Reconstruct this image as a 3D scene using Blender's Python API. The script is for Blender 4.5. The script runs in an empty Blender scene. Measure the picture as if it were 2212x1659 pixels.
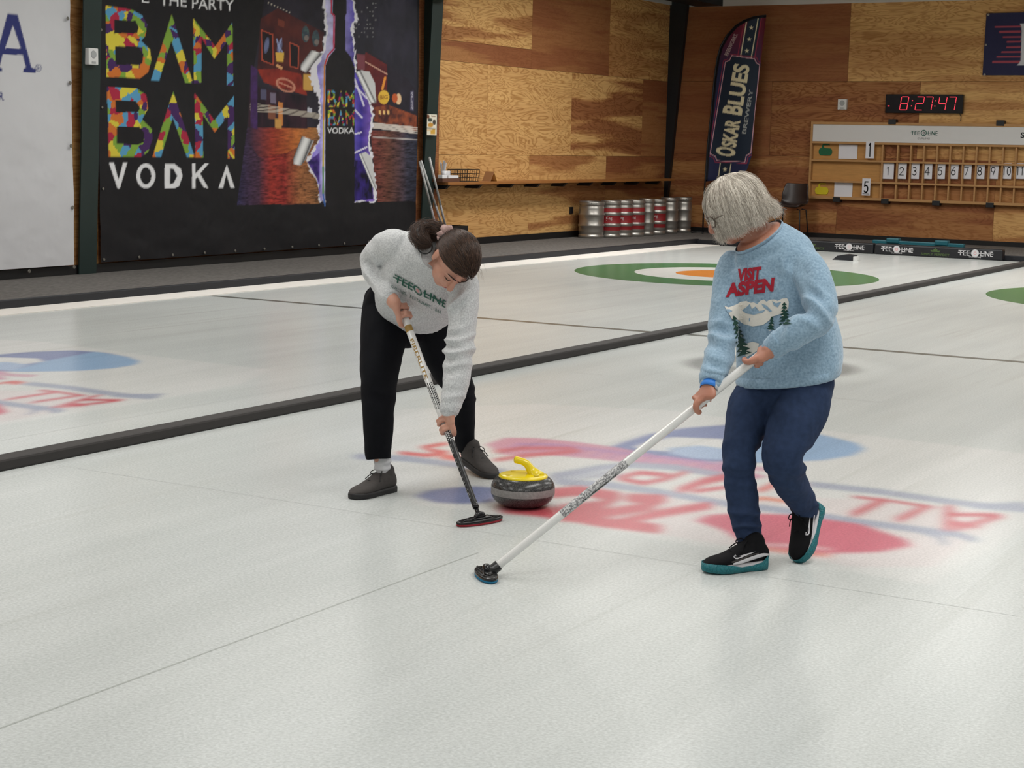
import bpy, bmesh, math, random
import numpy as np
from mathutils import Vector, Matrix, noise
from mathutils.geometry import tessellate_polygon
from mathutils.bvhtree import BVHTree

# ------------------------------------------------------------------ camera, world, lights, exposure
SC = bpy.context.scene
FPX, YAW, PITCH, ROLL, CAMH = 3677.2, 0.53423, 0.14077, 0.02142, 1.5232
IW, IH = 2212.0, 1659.0
CF = np.array([-math.sin(YAW)*math.cos(PITCH), math.cos(YAW)*math.cos(PITCH), -math.sin(PITCH)])
_r = np.array([math.cos(YAW), math.sin(YAW), 0.0]); _u = np.cross(_r, CF)
CR = _r*math.cos(ROLL)+_u*math.sin(ROLL); CU = -_r*math.sin(ROLL)+_u*math.cos(ROLL)
CO = np.array([0.0, 0.0, CAMH])
cam_data = bpy.data.cameras.new('camera'); cam = bpy.data.objects.new('camera', cam_data)
SC.collection.objects.link(cam)
cam.matrix_world = Matrix([[CR[i], CU[i], -CF[i], CO[i]] for i in range(3)]+[[0, 0, 0, 1]])
cam_data.sensor_width = 36.0; cam_data.lens = 36.0*FPX/IW; cam_data.clip_end = 200
SC.camera = cam
SC.view_settings.view_transform = 'Standard'; SC.view_settings.look = 'None'
SC.view_settings.gamma = 1.0; SC.view_settings.use_curve_mapping = False
SC.view_settings.exposure = 0.0
SC.cycles.max_bounces = 6; SC.cycles.glossy_bounces = 3; SC.cycles.transmission_bounces = 4
wd = bpy.data.worlds.new('hall_air'); SC.world = wd; wd.use_nodes = True
wd.node_tree.nodes['Background'].inputs[0].default_value = (1.0, 0.985, 0.96, 1)
wd.node_tree.nodes['Background'].inputs[1].default_value = 0.13
def area_light(x, y, z, sx, sy, power, col=(1.0, 0.985, 0.955)):
    l = bpy.data.lights.new('ceiling_panel_light', 'AREA'); l.shape = 'RECTANGLE'; l.size = sx; l.size_y = sy
    l.energy = power; l.color = col; l.spread = math.radians(160)
    o = bpy.data.objects.new('ceiling_panel_light', l); SC.collection.objects.link(o)
    o.location = (x, y, z); return o
for lx in (-10.2, -5.6, -1.0, 4.0):
    for ly in (-1.5, 6.0, 13.5, 21.0):
        area_light(lx, ly, 4.35, 1.1, 4.6, 105 if ly < 15 else 182)

# ------------------------------------------------------------------ helpers
XW, YW, ZC = -13.05, 27.25, 0.06           # plane of the left wall, of the end wall, height of the carpet
def at(px, py, d):                          # the point at depth d on the ray through a pixel of the photograph
    return CO+d*(CF+(px-IW/2)/FPX*CR-(py-IH/2)/FPX*CU)
def hit(px, py, ax, val):
    v = CF+(px-IW/2)/FPX*CR-(py-IH/2)/FPX*CU
    return CO+v*((val-CO[ax])/v[ax])
def ice(px, py, z=0.0): return hit(px, py, 2, z)
def lw(px, py, off=0.0): return hit(px, py, 0, XW+off)
def fw(px, py, off=0.0): return hit(px, py, 1, YW-off)
def proj(P):
    d = np.asarray(P, float)-CO; z = d@CF
    return np.stack([IW/2+FPX*(d@CR)/z, IH/2-FPX*(d@CU)/z], -1)
def depth(P): return float((np.asarray(P)-CO)@CF)
def lin(c):
    c = np.asarray(c, float)/255.0
    return np.where(c <= 0.04045, c/12.92, ((c+0.055)/1.055)**2.4)
def V(*a): return Vector(a[0] if len(a) == 1 else a)

def tag(o, label=None, cat=None, group=None, kind=None):
    if label: o['label'] = label
    if cat: o['category'] = cat
    if group: o['group'] = group
    if kind: o['kind'] = kind
    return o
def empty(name, loc, label, cat, group=None):
    o = bpy.data.objects.new(name, None); SC.collection.objects.link(o); o.location = Vector(loc)
    o.empty_display_size = 0.05
    return tag(o, label, cat, group)
def link(name, me, mats, parent=None, smooth=False):
    o = bpy.data.objects.new(name, me); SC.collection.objects.link(o)
    if not isinstance(mats, (list, tuple)): mats = [mats]
    for m in mats: me.materials.append(m)
    if smooth: me.polygons.foreach_set('use_smooth', [True]*len(me.polygons))
    if parent is not None:
        o.parent = parent
        o.matrix_parent_inverse = parent_world(parent).inverted()
    return o
def parent_world(p):
    m = Matrix.Translation(p.location) @ p.rotation_euler.to_matrix().to_4x4()
    if p.parent is not None: m = parent_world(p.parent) @ p.matrix_parent_inverse @ m
    return m
def from_bm(name, bm, mats, parent=None, smooth=False, recalc=True):
    if recalc: bmesh.ops.recalc_face_normals(bm, faces=bm.faces[:])
    me = bpy.data.meshes.new(name); bm.to_mesh(me); bm.free()
    return link(name, me, mats, parent, smooth)
def auto_smooth(o, deg=35):
    me = o.data; me.polygons.foreach_set('use_smooth', [True]*len(me.polygons))
    bm = bmesh.new(); bm.from_mesh(me)
    for e in bm.edges:
        if len(e.link_faces) == 2 and e.calc_face_angle(0) > math.radians(deg): e.smooth = False
    bm.to_mesh(me); bm.free(); return o
def dup(o, parent=None):
    c = o.copy(); SC.collection.objects.link(c)
    if parent is not None: c.parent = parent
    for ch in [k for k in SC.collection.objects if k.parent == o]: dup(ch, c)
    return c

# --- shapes added to a bmesh
def box(bm, x0, x1, y0, y1, z0, z1, M=None, mi=0, bev=0.0):
    vs = [bm.verts.new((x, y, z)) for x in (x0, x1) for y in (y0, y1) for z in (z0, z1)]
    fs = [bm.faces.new([vs[i] for i in q]) for q in ((0, 1, 3, 2), (4, 6, 7, 5), (0, 4, 5, 1), (2, 3, 7, 6), (0, 2, 6, 4), (1, 5, 7, 3))]
    for f in fs: f.material_index = mi
    if bev > 0:
        es = list({e for f in fs for e in f.edges})
        r = bmesh.ops.bevel(bm, geom=es, offset=bev, segments=2, affect='EDGES', profile=0.5)
        vs = list({v for f in r['faces'] for v in f.verts}|{v for v in vs if v.is_valid})
    if M is not None: bmesh.ops.transform(bm, matrix=M, verts=vs)
    return vs
def frame_of(t, ref):
    t = Vector(t).normalized(); a = Vector(ref)-t*Vector(ref).dot(t)
    if a.length < 1e-5: a = t.orthogonal()
    a.normalize(); return a, t.cross(a).normalized()
def rings(bm, rs, mi=0, cap=True, closed=False):
    """rs: list of lists of points, all the same length; skinned into a tube"""
    R = [[bm.verts.new(p) for p in r] for r in rs]; n = len(R[0]); fs = []
    seq = list(zip(R, R[1:]))+([(R[-1], R[0])] if closed else [])
    for a, b in seq:
        for i in range(n):
            j = (i+1) % n
            try: fs.append(bm.faces.new((a[i], a[j], b[j], b[i])))
            except ValueError: pass
    if cap and not closed:
        fs.append(bm.faces.new(R[0][::-1])); fs.append(bm.faces.new(R[-1]))
    for f in fs: f.material_index = mi
    return R
def ellipse(c, a, b, n=16, p=2.0):
    c = Vector(c); a = Vector(a); b = Vector(b); out = []
    for k in range(n):
        t = 2*math.pi*k/n; ct, st = math.cos(t), math.sin(t)
        e = 2.0/p
        out.append(c+a*math.copysign(abs(ct)**e, ct)+b*math.copysign(abs(st)**e, st))
    return out
def spline(pts, n):
    """Catmull-Rom through pts (any dimension), n samples per span"""
    P = [np.asarray(p, float) for p in pts]; P = [2*P[0]-P[1]]+P+[2*P[-1]-P[-2]]; out = []
    for i in range(1, len(P)-2):
        for k in range(n):
            t = k/n; a, b, c, d = P[i-1:i+3]
            out.append(0.5*((2*b)+(c-a)*t+(2*a-5*b+4*c-d)*t*t+(3*b-a-3*c+d)*t**3))
    out.append(P[-2]); return out
def tube(bm, pts, rad, n=10, mi=0, ref=(0, 0, 1), flat=1.0, cap=True, sub=0, closed=False):
    """round (or flattened) tube along points; rad a number or a list"""
    if not hasattr(rad, '__len__'): rad = [rad]*len(pts)
    if sub: q = spline([tuple(p)+(r,) for p, r in zip(pts, rad)], sub); pts = [x[:3] for x in q]; rad = [x[3] for x in q]
    pts = [Vector(p) for p in pts]; rs = []; prev = Vector(ref)
    m = len(pts)
    for i, p in enumerate(pts):
        if closed: t = pts[(i+1) % m]-pts[i-1]
        else: t = pts[min(i+1, m-1)]-pts[max(i-1, 0)]
        if t.length < 1e-9: t = Vector((0, 0, 1))
        a, b = frame_of(t, prev); prev = a
        rs.append(ellipse(p, a*rad[i], b*rad[i]*flat, n))
    return rings(bm, rs, mi, cap, closed)
def lathe(bm, prof, n=32, c=(0, 0, 0), mi=0, cap=True, M=None, mis=None):
    c = Vector(c); R = []
    for r, z in prof: R.append([bm.verts.new(c+Vector((r*math.cos(2*math.pi*k/n), r*math.sin(2*math.pi*k/n), z))) for k in range(n)])
    for q, (a, b) in enumerate(zip(R, R[1:])):
        for i in range(n):
            f = bm.faces.new((a[i], a[(i+1) % n], b[(i+1) % n], b[i])); f.material_index = mis[q] if mis else mi
    if cap:
        f = bm.faces.new(R[0][::-1]); f.material_index = mis[0] if mis else mi
        f = bm.faces.new(R[-1]); f.material_index = mis[-1] if mis else mi
    vs = [v for r in R for v in r]
    if M is not None: bmesh.ops.transform(bm, matrix=M, verts=vs)
    return vs
def prism(bm, loops, f0, f1, mi=0):
    """loops of 2D points (first outer, rest holes) extruded between the maps f0 and f1 (2D -> 3D)"""
    tri = tessellate_polygon([[Vector((p[0], p[1], 0)) for p in L] for L in loops]); flat = [p for L in loops for p in L]
    A = [bm.verts.new(f0(p)) for p in flat]; B = [bm.verts.new(f1(p)) for p in flat]
    def nf(vs):
        try: bm.faces.new(vs).material_index = mi
        except ValueError: pass
    for t in tri: nf([A[i] for i in t]); nf([B[i] for i in reversed(t)])
    k = 0
    for L in loops:
        for i in range(len(L)): j = (i+1) % len(L); nf((A[k+i], A[k+j], B[k+j], B[k+i]))
        k += len(L)
def flat(bm, loops, f, mi=0):
    tri = tessellate_polygon([[Vector((p[0], p[1], 0)) for p in L] for L in loops]); pts = [p for L in loops for p in L]
    A = [bm.verts.new(f(p)) for p in pts]
    for t in tri:
        try: bm.faces.new([A[i] for i in t]).material_index = mi
        except ValueError: pass
_tx = {}
def text2d(body, bold=0.0):
    """glyph triangles of a text, 1 unit cap size, centred: (points, triangles, width)"""
    if (body, bold) in _tx: return _tx[(body, bold)]
    cu = bpy.data.curves.new('t', 'FONT'); cu.body = body; cu.size = 1.0; cu.align_x = 'CENTER'; cu.offset = bold; cu.resolution_u = 4
    o = bpy.data.objects.new('t', cu); SC.collection.objects.link(o)
    dg = bpy.context.evaluated_depsgraph_get(); e = o.evaluated_get(dg); me = e.to_mesh(); me.calc_loop_triangles()
    P = np.array([v.co[:2] for v in me.vertices]); T = [tuple(t.vertices) for t in me.loop_triangles]
    e.to_mesh_clear(); bpy.data.objects.remove(o); bpy.data.curves.remove(cu)
    lo, hi = P.min(0), P.max(0); P = P-np.array([(lo[0]+hi[0])/2, 0]); P /= 0.73
    _tx[(body, bold)] = (P, T, (hi[0]-lo[0])/0.73); return _tx[(body, bold)]
def put_text(bm, body, f, mi=0, bold=0.0, w=None, h=1.0):
    """text with capital height h and total width w through the map f (2D -> 3D)"""
    P, T, tw = text2d(body, bold); sx = (w/tw) if w else h
    A = [bm.verts.new(f((p[0]*sx, p[1]*h))) for p in P]
    for t in T:
        try: bm.faces.new([A[i] for i in t]).material_index = mi
        except ValueError: pass
def put_text_fine(bm, body, f, mi=0, bold=0.0, w=None, h=1.0, cell=0.003):
    """the same, cut into small cells first so that it can bend round a shaft"""
    P, T, tw = text2d(body, bold); sx = (w/tw) if w else h; b2 = bmesh.new(); A = [b2.verts.new((p[0]*sx, p[1]*h, 0)) for p in P]
    for t in T:
        try: b2.faces.new([A[i] for i in t])
        except ValueError: pass
    for _ in range(5):
        es = [e for e in b2.edges if e.calc_length() > cell]
        if not es: break
        bmesh.ops.subdivide_edges(b2, edges=es, cuts=1); bmesh.ops.triangulate(b2, faces=[q for q in b2.faces if len(q.verts) > 3])
    V_ = {v: bm.verts.new(f((v.co.x, v.co.y))) for v in b2.verts}
    for q in b2.faces:
        try: bm.faces.new([V_[v] for v in q.verts]).material_index = mi
        except ValueError: pass
    b2.free()
def circ(cx, cy, rx, ry=None, n=28, rot=0.0):
    ry = rx if ry is None else ry; c, s = math.cos(rot), math.sin(rot)
    return [(cx+rx*math.cos(2*math.pi*k/n)*c-ry*math.sin(2*math.pi*k/n)*s, cy+rx*math.cos(2*math.pi*k/n)*s+ry*math.sin(2*math.pi*k/n)*c) for k in range(n)]
def teeline(bm, f, h, mi=0, mi2=None):
    """the struck-through lettering with a target for its O, 6.3 h wide, centred"""
    g = lambda dx: (lambda p: f((p[0]+dx, p[1])))
    put_text(bm, 'TEE', g(-2.10*h), mi, 0.01, 2.15*h, h); put_text(bm, 'LINE', g(2.20*h), mi, 0.01, 2.35*h, h)
    flat(bm, [circ(0, 0.5*h, 0.72*h), circ(0, 0.5*h, 0.52*h)[::-1]], f, mi)
    flat(bm, [circ(0, 0.5*h, 0.30*h, n=14), circ(0, 0.5*h, 0.18*h, n=14)[::-1]], f, mi if mi2 is None else mi2)
    for x0, x1 in ((-3.25*h, -0.72*h), (0.72*h, 3.45*h)):
        flat(bm, [[(x0, 0.44*h), (x1, 0.44*h), (x1, 0.57*h), (x0, 0.57*h)]], f, mi)

# --- materials
def nodes(m):
    m.use_nodes = True; nt = m.node_tree; b = nt.nodes['Principled BSDF']; return nt, b
def N(nt, t, **kw):
    n = nt.nodes.new(t)
    for k, v in kw.items():
        if k.startswith('i_'): n.inputs[int(k[2:])].default_value = v
        else: setattr(n, k, v)
    return n
def mat(name, rgb, rough=0.6, metal=0.0, var=0.0, scale=30.0, bump=0.0, spec=0.5, emit=None, coat=0.0, srgb=True, stretch=(1, 1, 1), sheen=0.0):
    """plain material: a colour with a little noise in it and in its relief"""
    m = bpy.data.materials.new(name); nt, b = nodes(m)
    c = tuple(lin(rgb)) if srgb else tuple(rgb); c4 = c+(1,)
    b.inputs['Base Color'].default_value = c4; b.inputs['Roughness'].default_value = rough; b.inputs['Metallic'].default_value = metal
    b.inputs['Specular IOR Level'].default_value = spec; b.inputs['Coat Weight'].default_value = coat
    if sheen: b.inputs['Sheen Weight'].default_value = sheen; b.inputs['Sheen Roughness'].default_value = 0.6
    if emit: b.inputs['Emission Color'].default_value = c4; b.inputs['Emission Strength'].default_value = emit
    if var or bump:
        tc = N(nt, 'ShaderNodeTexCoord'); mp = N(nt, 'ShaderNodeMapping'); mp.inputs['Scale'].default_value = stretch
        nz = N(nt, 'ShaderNodeTexNoise'); nz.inputs['Scale'].default_value = scale; nz.inputs['Detail'].default_value = 4
        nt.links.new(tc.outputs['Object'], mp.inputs[0]); nt.links.new(mp.outputs[0], nz.inputs['Vector'])
        if var:
            mx = N(nt, 'ShaderNodeMix', data_type='RGBA'); mx.inputs['A'].default_value = tuple(max(0, x*(1-var)) for x in c)+(1,)
            mx.inputs['B'].default_value = tuple(min(1, x*(1+var)) for x in c)+(1,)
            nt.links.new(nz.outputs['Fac'], mx.inputs['Factor']); nt.links.new(mx.outputs['Result'], b.inputs['Base Color'])
        if bump:
            bp = N(nt, 'ShaderNodeBump'); bp.inputs['Strength'].default_value = bump; bp.inputs['Distance'].default_value = 0.01
            nt.links.new(nz.outputs['Fac'], bp.inputs['Height']); nt.links.new(bp.outputs[0], b.inputs['Normal'])
    return m
def attr_mat(name, rough=0.6, spec=0.5, bump=0.0, scale=60, attr='Col', sheen=0.0):
    m = bpy.data.materials.new(name); nt, b = nodes(m)
    a = N(nt, 'ShaderNodeAttribute', attribute_name=attr); nt.links.new(a.outputs['Color'], b.inputs['Base Color'])
    b.inputs['Roughness'].default_value = rough; b.inputs['Specular IOR Level'].default_value = spec
    if sheen: b.inputs['Sheen Weight'].default_value = sheen
    if bump:
        tc = N(nt, 'ShaderNodeTexCoord'); nz = N(nt, 'ShaderNodeTexNoise'); nz.inputs['Scale'].default_value = scale
        bp = N(nt, 'ShaderNodeBump'); bp.inputs['Strength'].default_value = bump; bp.inputs['Distance'].default_value = 0.01
        nt.links.new(tc.outputs['Object'], nz.inputs['Vector']); nt.links.new(nz.outputs['Fac'], bp.inputs['Height']); nt.links.new(bp.outputs[0], b.inputs['Normal'])
    return m

# --- printed artwork: a fine grid of vertices on a real surface, coloured shape by shape
class Canvas:
    def __init__(s, f, u0, u1, v0, v1, step, base):
        nu, nv = int((u1-u0)/step)+1, int((v1-v0)/step)+1
        s.U, s.Vv = np.meshgrid(np.linspace(u0, u1, nu), np.linspace(v0, v1, nv)); s.nu, s.nv = nu, nv
        s.W = f(s.U, s.Vv); s.X = proj(s.W); s.col = np.zeros((nv, nu, 3)); s.col[:] = lin(base)
        s.du = np.gradient(s.X, axis=1); s.dv = np.gradient(s.X, axis=0)
    def _cov(s, pts):
        P = np.asarray(pts, float); x, y = s.X[..., 0], s.X[..., 1]
        m = (x > P[:, 0].min()-3) & (x < P[:, 0].max()+3) & (y > P[:, 1].min()-3) & (y < P[:, 1].max()+3)
        idx = np.nonzero(m); acc = np.zeros(len(idx[0]))
        if len(acc) == 0: return idx, acc
        for a, b in ((-.25, -.25), (.25, -.25), (-.25, .25), (.25, .25)):
            qx = x[idx]+a*s.du[idx][:, 0]+b*s.dv[idx][:, 0]; qy = y[idx]+a*s.du[idx][:, 1]+b*s.dv[idx][:, 1]
            ins = np.zeros(len(qx), bool)
            for i in range(len(P)):
                x0, y0 = P[i-1]; x1, y1 = P[i]
                if y0 == y1: continue
                c = (y0 > qy) != (y1 > qy)
                ins ^= c & (qx < (x1-x0)*(qy-y0)/(y1-y0)+x0)
            acc += ins*0.25
        return idx, acc
    def poly(s, pts, c, a=1.0):
        idx, cov = s._cov(pts); s._mix(idx, cov*a, c)
    def _mix(s, idx, cov, c):
        if len(cov) == 0: return
        c = c(s.X[idx][:, 0], s.X[idx][:, 1]) if callable(c) else lin(c)
        s.col[idx] = s.col[idx]*(1-cov[:, None])+np.asarray(c)*cov[:, None]
    def holes(s, outer, inner, c):
        keep = s.col.copy(); s.poly(outer, c)
        for h in inner:
            idx, cov = s._cov(h); s.col[idx] = s.col[idx]*(1-cov[:, None])+keep[idx]*cov[:, None]
    def line(s, pts, w, c, a=1.0, soft=0.6):
        x, y = s.X[..., 0], s.X[..., 1]
        for p, q in zip(pts, pts[1:]):
            (x0, y0), (x1, y1) = p, q; L = max(math.hypot(x1-x0, y1-y0), 1e-6)
            m = (x > min(x0, x1)-w-2) & (x < max(x0, x1)+w+2) & (y > min(y0, y1)-w-2) & (y < max(y0, y1)+w+2)
            idx = np.nonzero(m)
            if len(idx[0]) == 0: continue
            qx, qy = x[idx]-x0, y[idx]-y0; t = np.clip((qx*(x1-x0)+qy*(y1-y0))/L**2, 0, 1)
            d = np.hypot(qx-t*(x1-x0), qy-t*(y1-y0)); s._mix(idx, np.clip((w/2-d)/max(soft, .01)+.5, 0, 1)*a, c)
    def ell(s, cx, cy, rx, ry, c, rot=0.0, a=1.0): s.poly(circ(cx, cy, rx, ry, 32, rot), c, a)
    def text(s, body, o, ex, ey, c, bold=0.0, w=None):
        P, T, tw = text2d(body, bold); sx = w/tw if w else 1.0
        Q = np.asarray(o)+np.outer(P[:, 0]*sx, ex)+np.outer(P[:, 1], ey); x, y = s.X[..., 0], s.X[..., 1]
        m = (x > Q[:, 0].min()-2) & (x < Q[:, 0].max()+2) & (y > Q[:, 1].min()-2) & (y < Q[:, 1].max()+2)
        acc = np.zeros(s.X.shape[:2])
        for t in T:
            idx, cov = s._cov(Q[list(t)]); acc[idx] += cov
        idx = np.nonzero(m); s._mix(idx, np.clip(acc[idx], 0, 1), c)
    def blur(s, n):
        for _ in range(n):
            p = np.pad(s.col, ((1, 1), (1, 1), (0, 0)), mode='edge')
            s.col = (p[1:-1, 1:-1]*2+p[:-2, 1:-1]+p[2:, 1:-1]+p[1:-1, :-2]+p[1:-1, 2:])/6
    def build(s, name, m, parent=None, move=(0, 0, 0)):
        W_ = (s.W+np.asarray(move)).reshape(-1, 3); nu, nv = s.nu, s.nv
        i = (np.arange(nv-1)[:, None]*nu+np.arange(nu-1)[None, :]).ravel()
        F = np.stack([i, i+1, i+1+nu, i+nu], 1)
        return grid_mesh(name, W_, F, s.col.reshape(-1, 3), m, parent)
def grid_mesh(name, P, F, col, m, parent=None, smooth=True):
    me = bpy.data.meshes.new(name); me.vertices.add(len(P)); me.vertices.foreach_set('co', np.ascontiguousarray(P, np.float32).ravel())
    k = F.shape[1]; me.loops.add(F.size); me.loops.foreach_set('vertex_index', F.ravel().astype(np.int32))
    me.polygons.add(len(F)); me.polygons.foreach_set('loop_start', np.arange(0, F.size, k, dtype=np.int32))
    me.update(calc_edges=True)
    if col is not None:
        at_ = me.color_attributes.new('Col', 'FLOAT_COLOR', 'POINT')
        at_.data.foreach_set('color', np.concatenate([col, np.ones((len(col), 1))], 1).astype(np.float32).ravel())
    return link(name, me, m, parent, smooth)
RNG = np.random.default_rng(5); random.seed(5)
def vnoise(x, y, s=1.0, seed=0, oct=3):
    """smooth value noise for arrays, -1..1"""
    r = np.random.default_rng(seed); T = r.uniform(-1, 1, (64, 64)); out = 0; amp = 1.0; tot = 0
    for o in range(oct):
        X = np.asarray(x)*s*2**o; Y = np.asarray(y)*s*2**o; xi = np.floor(X).astype(int); yi = np.floor(Y).astype(int)
        fx, fy = X-xi, Y-yi; fx = fx*fx*(3-2*fx); fy = fy*fy*(3-2*fy)
        g = lambda a, b: T[(a+7*o) % 64, (b+13*o) % 64]
        out = out+amp*((g(xi, yi)*(1-fx)+g(xi+1, yi)*fx)*(1-fy)+(g(xi, yi+1)*(1-fx)+g(xi+1, yi+1)*fx)*fy); tot += amp; amp *= 0.5
    return out/tot
# ------------------------------------------------------------------ the setting
def ice_material(name, attr=False):
    m = bpy.data.materials.new(name); nt, b = nodes(m)
    tc = N(nt, 'ShaderNodeNewGeometry'); mp = N(nt, 'ShaderNodeMapping'); mp.inputs['Scale'].default_value = (2.2, 0.16, 1); mp.inputs['Rotation'].default_value = (0, 0, 0.07)
    nt.links.new(tc.outputs['Position'], mp.inputs[0])
    st = N(nt, 'ShaderNodeTexNoise'); st.inputs['Scale'].default_value = 1.6; st.inputs['Detail'].default_value = 6; st.inputs['Roughness'].default_value = 0.65
    nt.links.new(mp.outputs[0], st.inputs['Vector'])
    big = N(nt, 'ShaderNodeTexNoise'); big.inputs['Scale'].default_value = 0.45; big.inputs['Detail'].default_value = 2
    nt.links.new(tc.outputs['Position'], big.inputs['Vector'])
    peb = N(nt, 'ShaderNodeTexNoise'); peb.inputs['Scale'].default_value = 95; peb.inputs['Detail'].default_value = 3
    nt.links.new(tc.outputs['Position'], peb.inputs['Vector'])
    r1 = N(nt, 'ShaderNodeValToRGB'); r1.color_ramp.elements[0].position = 0.33; r1.color_ramp.elements[1].position = 0.66
    r1.color_ramp.elements[0].color = (0.49, 0.516, 0.504, 1); r1.color_ramp.elements[1].color = (0.61, 0.634, 0.625, 1)
    nt.links.new(st.outputs['Fac'], r1.inputs['Fac'])
    r2 = N(nt, 'ShaderNodeValToRGB'); r2.color_ramp.elements[0].position = 0.35; r2.color_ramp.elements[1].position = 0.65
    r2.color_ramp.elements[0].color = (0.545, 0.574, 0.566, 1); r2.color_ramp.elements[1].color = (0.62, 0.638, 0.619, 1)
    nt.links.new(big.outputs['Fac'], r2.inputs['Fac'])
    mx = N(nt, 'ShaderNodeMix', data_type='RGBA'); mx.inputs['Factor'].default_value = 0.5
    nt.links.new(r1.outputs[0], mx.inputs['A']); nt.links.new(r2.outputs[0], mx.inputs['B'])
    out = mx.outputs['Result']
    pr = N(nt, 'ShaderNodeMapRange'); pr.inputs['From Min'].default_value = 0.3; pr.inputs['From Max'].default_value = 0.7
    pr.inputs['To Min'].default_value = 0.86; pr.inputs['To Max'].default_value = 1.10; nt.links.new(peb.outputs['Fac'], pr.inputs['Value'])
    mm = N(nt, 'ShaderNodeMix', data_type='RGBA', blend_type='MULTIPLY'); mm.inputs['Factor'].default_value = 1.0
    nt.links.new(out, mm.inputs['A']); nt.links.new(pr.outputs[0], mm.inputs['B']); out = mm.outputs['Result']
    # long brushed streaks left by the brooms and the stones
    mp5 = N(nt, 'ShaderNodeMapping'); mp5.inputs['Scale'].default_value = (7.0, 0.16, 1); mp5.inputs['Rotation'].default_value = (0, 0, 0.16); nt.links.new(tc.outputs['Position'], mp5.inputs[0])
    sk = N(nt, 'ShaderNodeTexNoise'); sk.inputs['Scale'].default_value = 1.0; sk.inputs['Detail'].default_value = 5; sk.inputs['Roughness'].default_value = 0.6; sk.inputs['Distortion'].default_value = 0.35; nt.links.new(mp5.outputs[0], sk.inputs['Vector'])
    sr = N(nt, 'ShaderNodeMapRange'); sr.inputs['From Min'].default_value = 0.56; sr.inputs['From Max'].default_value = 0.66; sr.inputs['To Max'].default_value = 1.0; nt.links.new(sk.outputs['Fac'], sr.inputs['Value'])
    bm_ = N(nt, 'ShaderNodeMapRange'); bm_.inputs['From Min'].default_value = 0.42; bm_.inputs['From Max'].default_value = 0.60; bm_.inputs['To Max'].default_value = 0.5; nt.links.new(big.outputs['Fac'], bm_.inputs['Value'])
    sm = N(nt, 'ShaderNodeMath', operation='MULTIPLY'); nt.links.new(sr.outputs[0], sm.inputs[0]); nt.links.new(bm_.outputs[0], sm.inputs[1])
    m5 = N(nt, 'ShaderNodeMix', data_type='RGBA', blend_type='MULTIPLY'); m5.inputs['B'].default_value = (0.80, 0.79, 0.765, 1)
    nt.links.new(sm.outputs[0], m5.inputs['Factor']); nt.links.new(out, m5.inputs['A']); out = m5.outputs['Result']
    if attr:
        a = N(nt, 'ShaderNodeAttribute', attribute_name='Col'); m2 = N(nt, 'ShaderNodeMix', data_type='RGBA', blend_type='MULTIPLY'); m2.inputs['Factor'].default_value = 1.0
        nt.links.new(out, m2.inputs['A']); nt.links.new(a.outputs['Color'], m2.inputs['B']); out = m2.outputs['Result']
    nt.links.new(out, b.inputs['Base Color'])
    b.inputs['Roughness'].default_value = 0.22; b.inputs['Specular IOR Level'].default_value = 0.27; b.inputs['IOR'].default_value = 1.31
    bp = N(nt, 'ShaderNodeBump'); bp.inputs['Strength'].default_value = 0.10; bp.inputs['Distance'].default_value = 0.004
    nt.links.new(peb.outputs['Fac'], bp.inputs['Height']); nt.links.new(bp.outputs[0], b.inputs['Normal'])
    return m
M_ICE = ice_material('curling_ice'); M_ICEC = ice_material('painted_ice', True)
X_CURB, Y_END = -11.30, 24.47
bm = bmesh.new(); box(bm, X_CURB, 7.0, -3.0, 24.55, -0.12, 0.0); f_ = from_bm('floor', bm, M_ICE); tag(f_, 'pebbled grey-white curling ice', kind='structure')

M_CARPET = mat('grey_carpet', (104, 101, 98), 0.95, var=0.75, scale=12, bump=0.3, stretch=(6.0, 1.2, 1), spec=0.1)
bm = bmesh.new(); box(bm, XW-0.3, X_CURB-0.02, -3, YW+0.3, -0.12, ZC); box(bm, X_CURB-0.02, 7.0, 24.75, YW+0.3, -0.12, ZC)
tag(from_bm('floor_carpet', bm, M_CARPET), 'grey carpet walkway along the walls', kind='structure')
M_RUB = mat('black_rubber', (26, 28, 34), 0.55, var=0.15, scale=20)
bm = bmesh.new(); box(bm, X_CURB-0.03, X_CURB+0.03, -3, 24.78, -0.1, ZC+0.018, bev=0.006); tag(from_bm('trim_1', bm, M_RUB), 'black curb edge between carpet and ice', kind='structure')
bm = bmesh.new(); box(bm, X_CURB+0.03, 7, 24.72, 24.78, -0.1, ZC+0.008, bev=0.006); tag(from_bm('trim_2', bm, M_RUB), 'black curb edge behind the bumpers', kind='structure')
# white foam strip, its inner edge chipped
M_FOAM = mat('white_foam', (226, 222, 216), 0.8, var=0.06, scale=8)
bm = bmesh.new(); A = []; B = []; rg = np.random.default_rng(3)
for y in np.arange(-3, 24.6, 0.06):
    e = 0.008*math.sin(y*9)+rg.uniform(-.006, .006)-(0.05 if rg.random() < 0.02 else 0); A.append((X_CURB+0.02, y)); B.append((-10.88+e+0.003*(y-10), y))
L = A+B[::-1]
for k in range(len(A)-1):
    q = [A[k], B[k], B[k+1], A[k+1]]; T = [bm.verts.new((p[0], p[1], 0.006)) for p in q]; bm.faces.new(T)
    bm.faces.new([bm.verts.new((B[k][0], B[k][1], 0.006)), bm.verts.new((B[k][0], B[k][1], -0.01)), bm.verts.new((B[k+1][0], B[k+1][1], -0.01)), bm.verts.new((B[k+1][0], B[k+1][1], 0.006))])
bmesh.ops.remove_doubles(bm, verts=bm.verts[:], dist=1e-5); tag(from_bm('trim_3', bm, M_FOAM), 'white strip at the edge of the ice', kind='structure')

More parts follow.
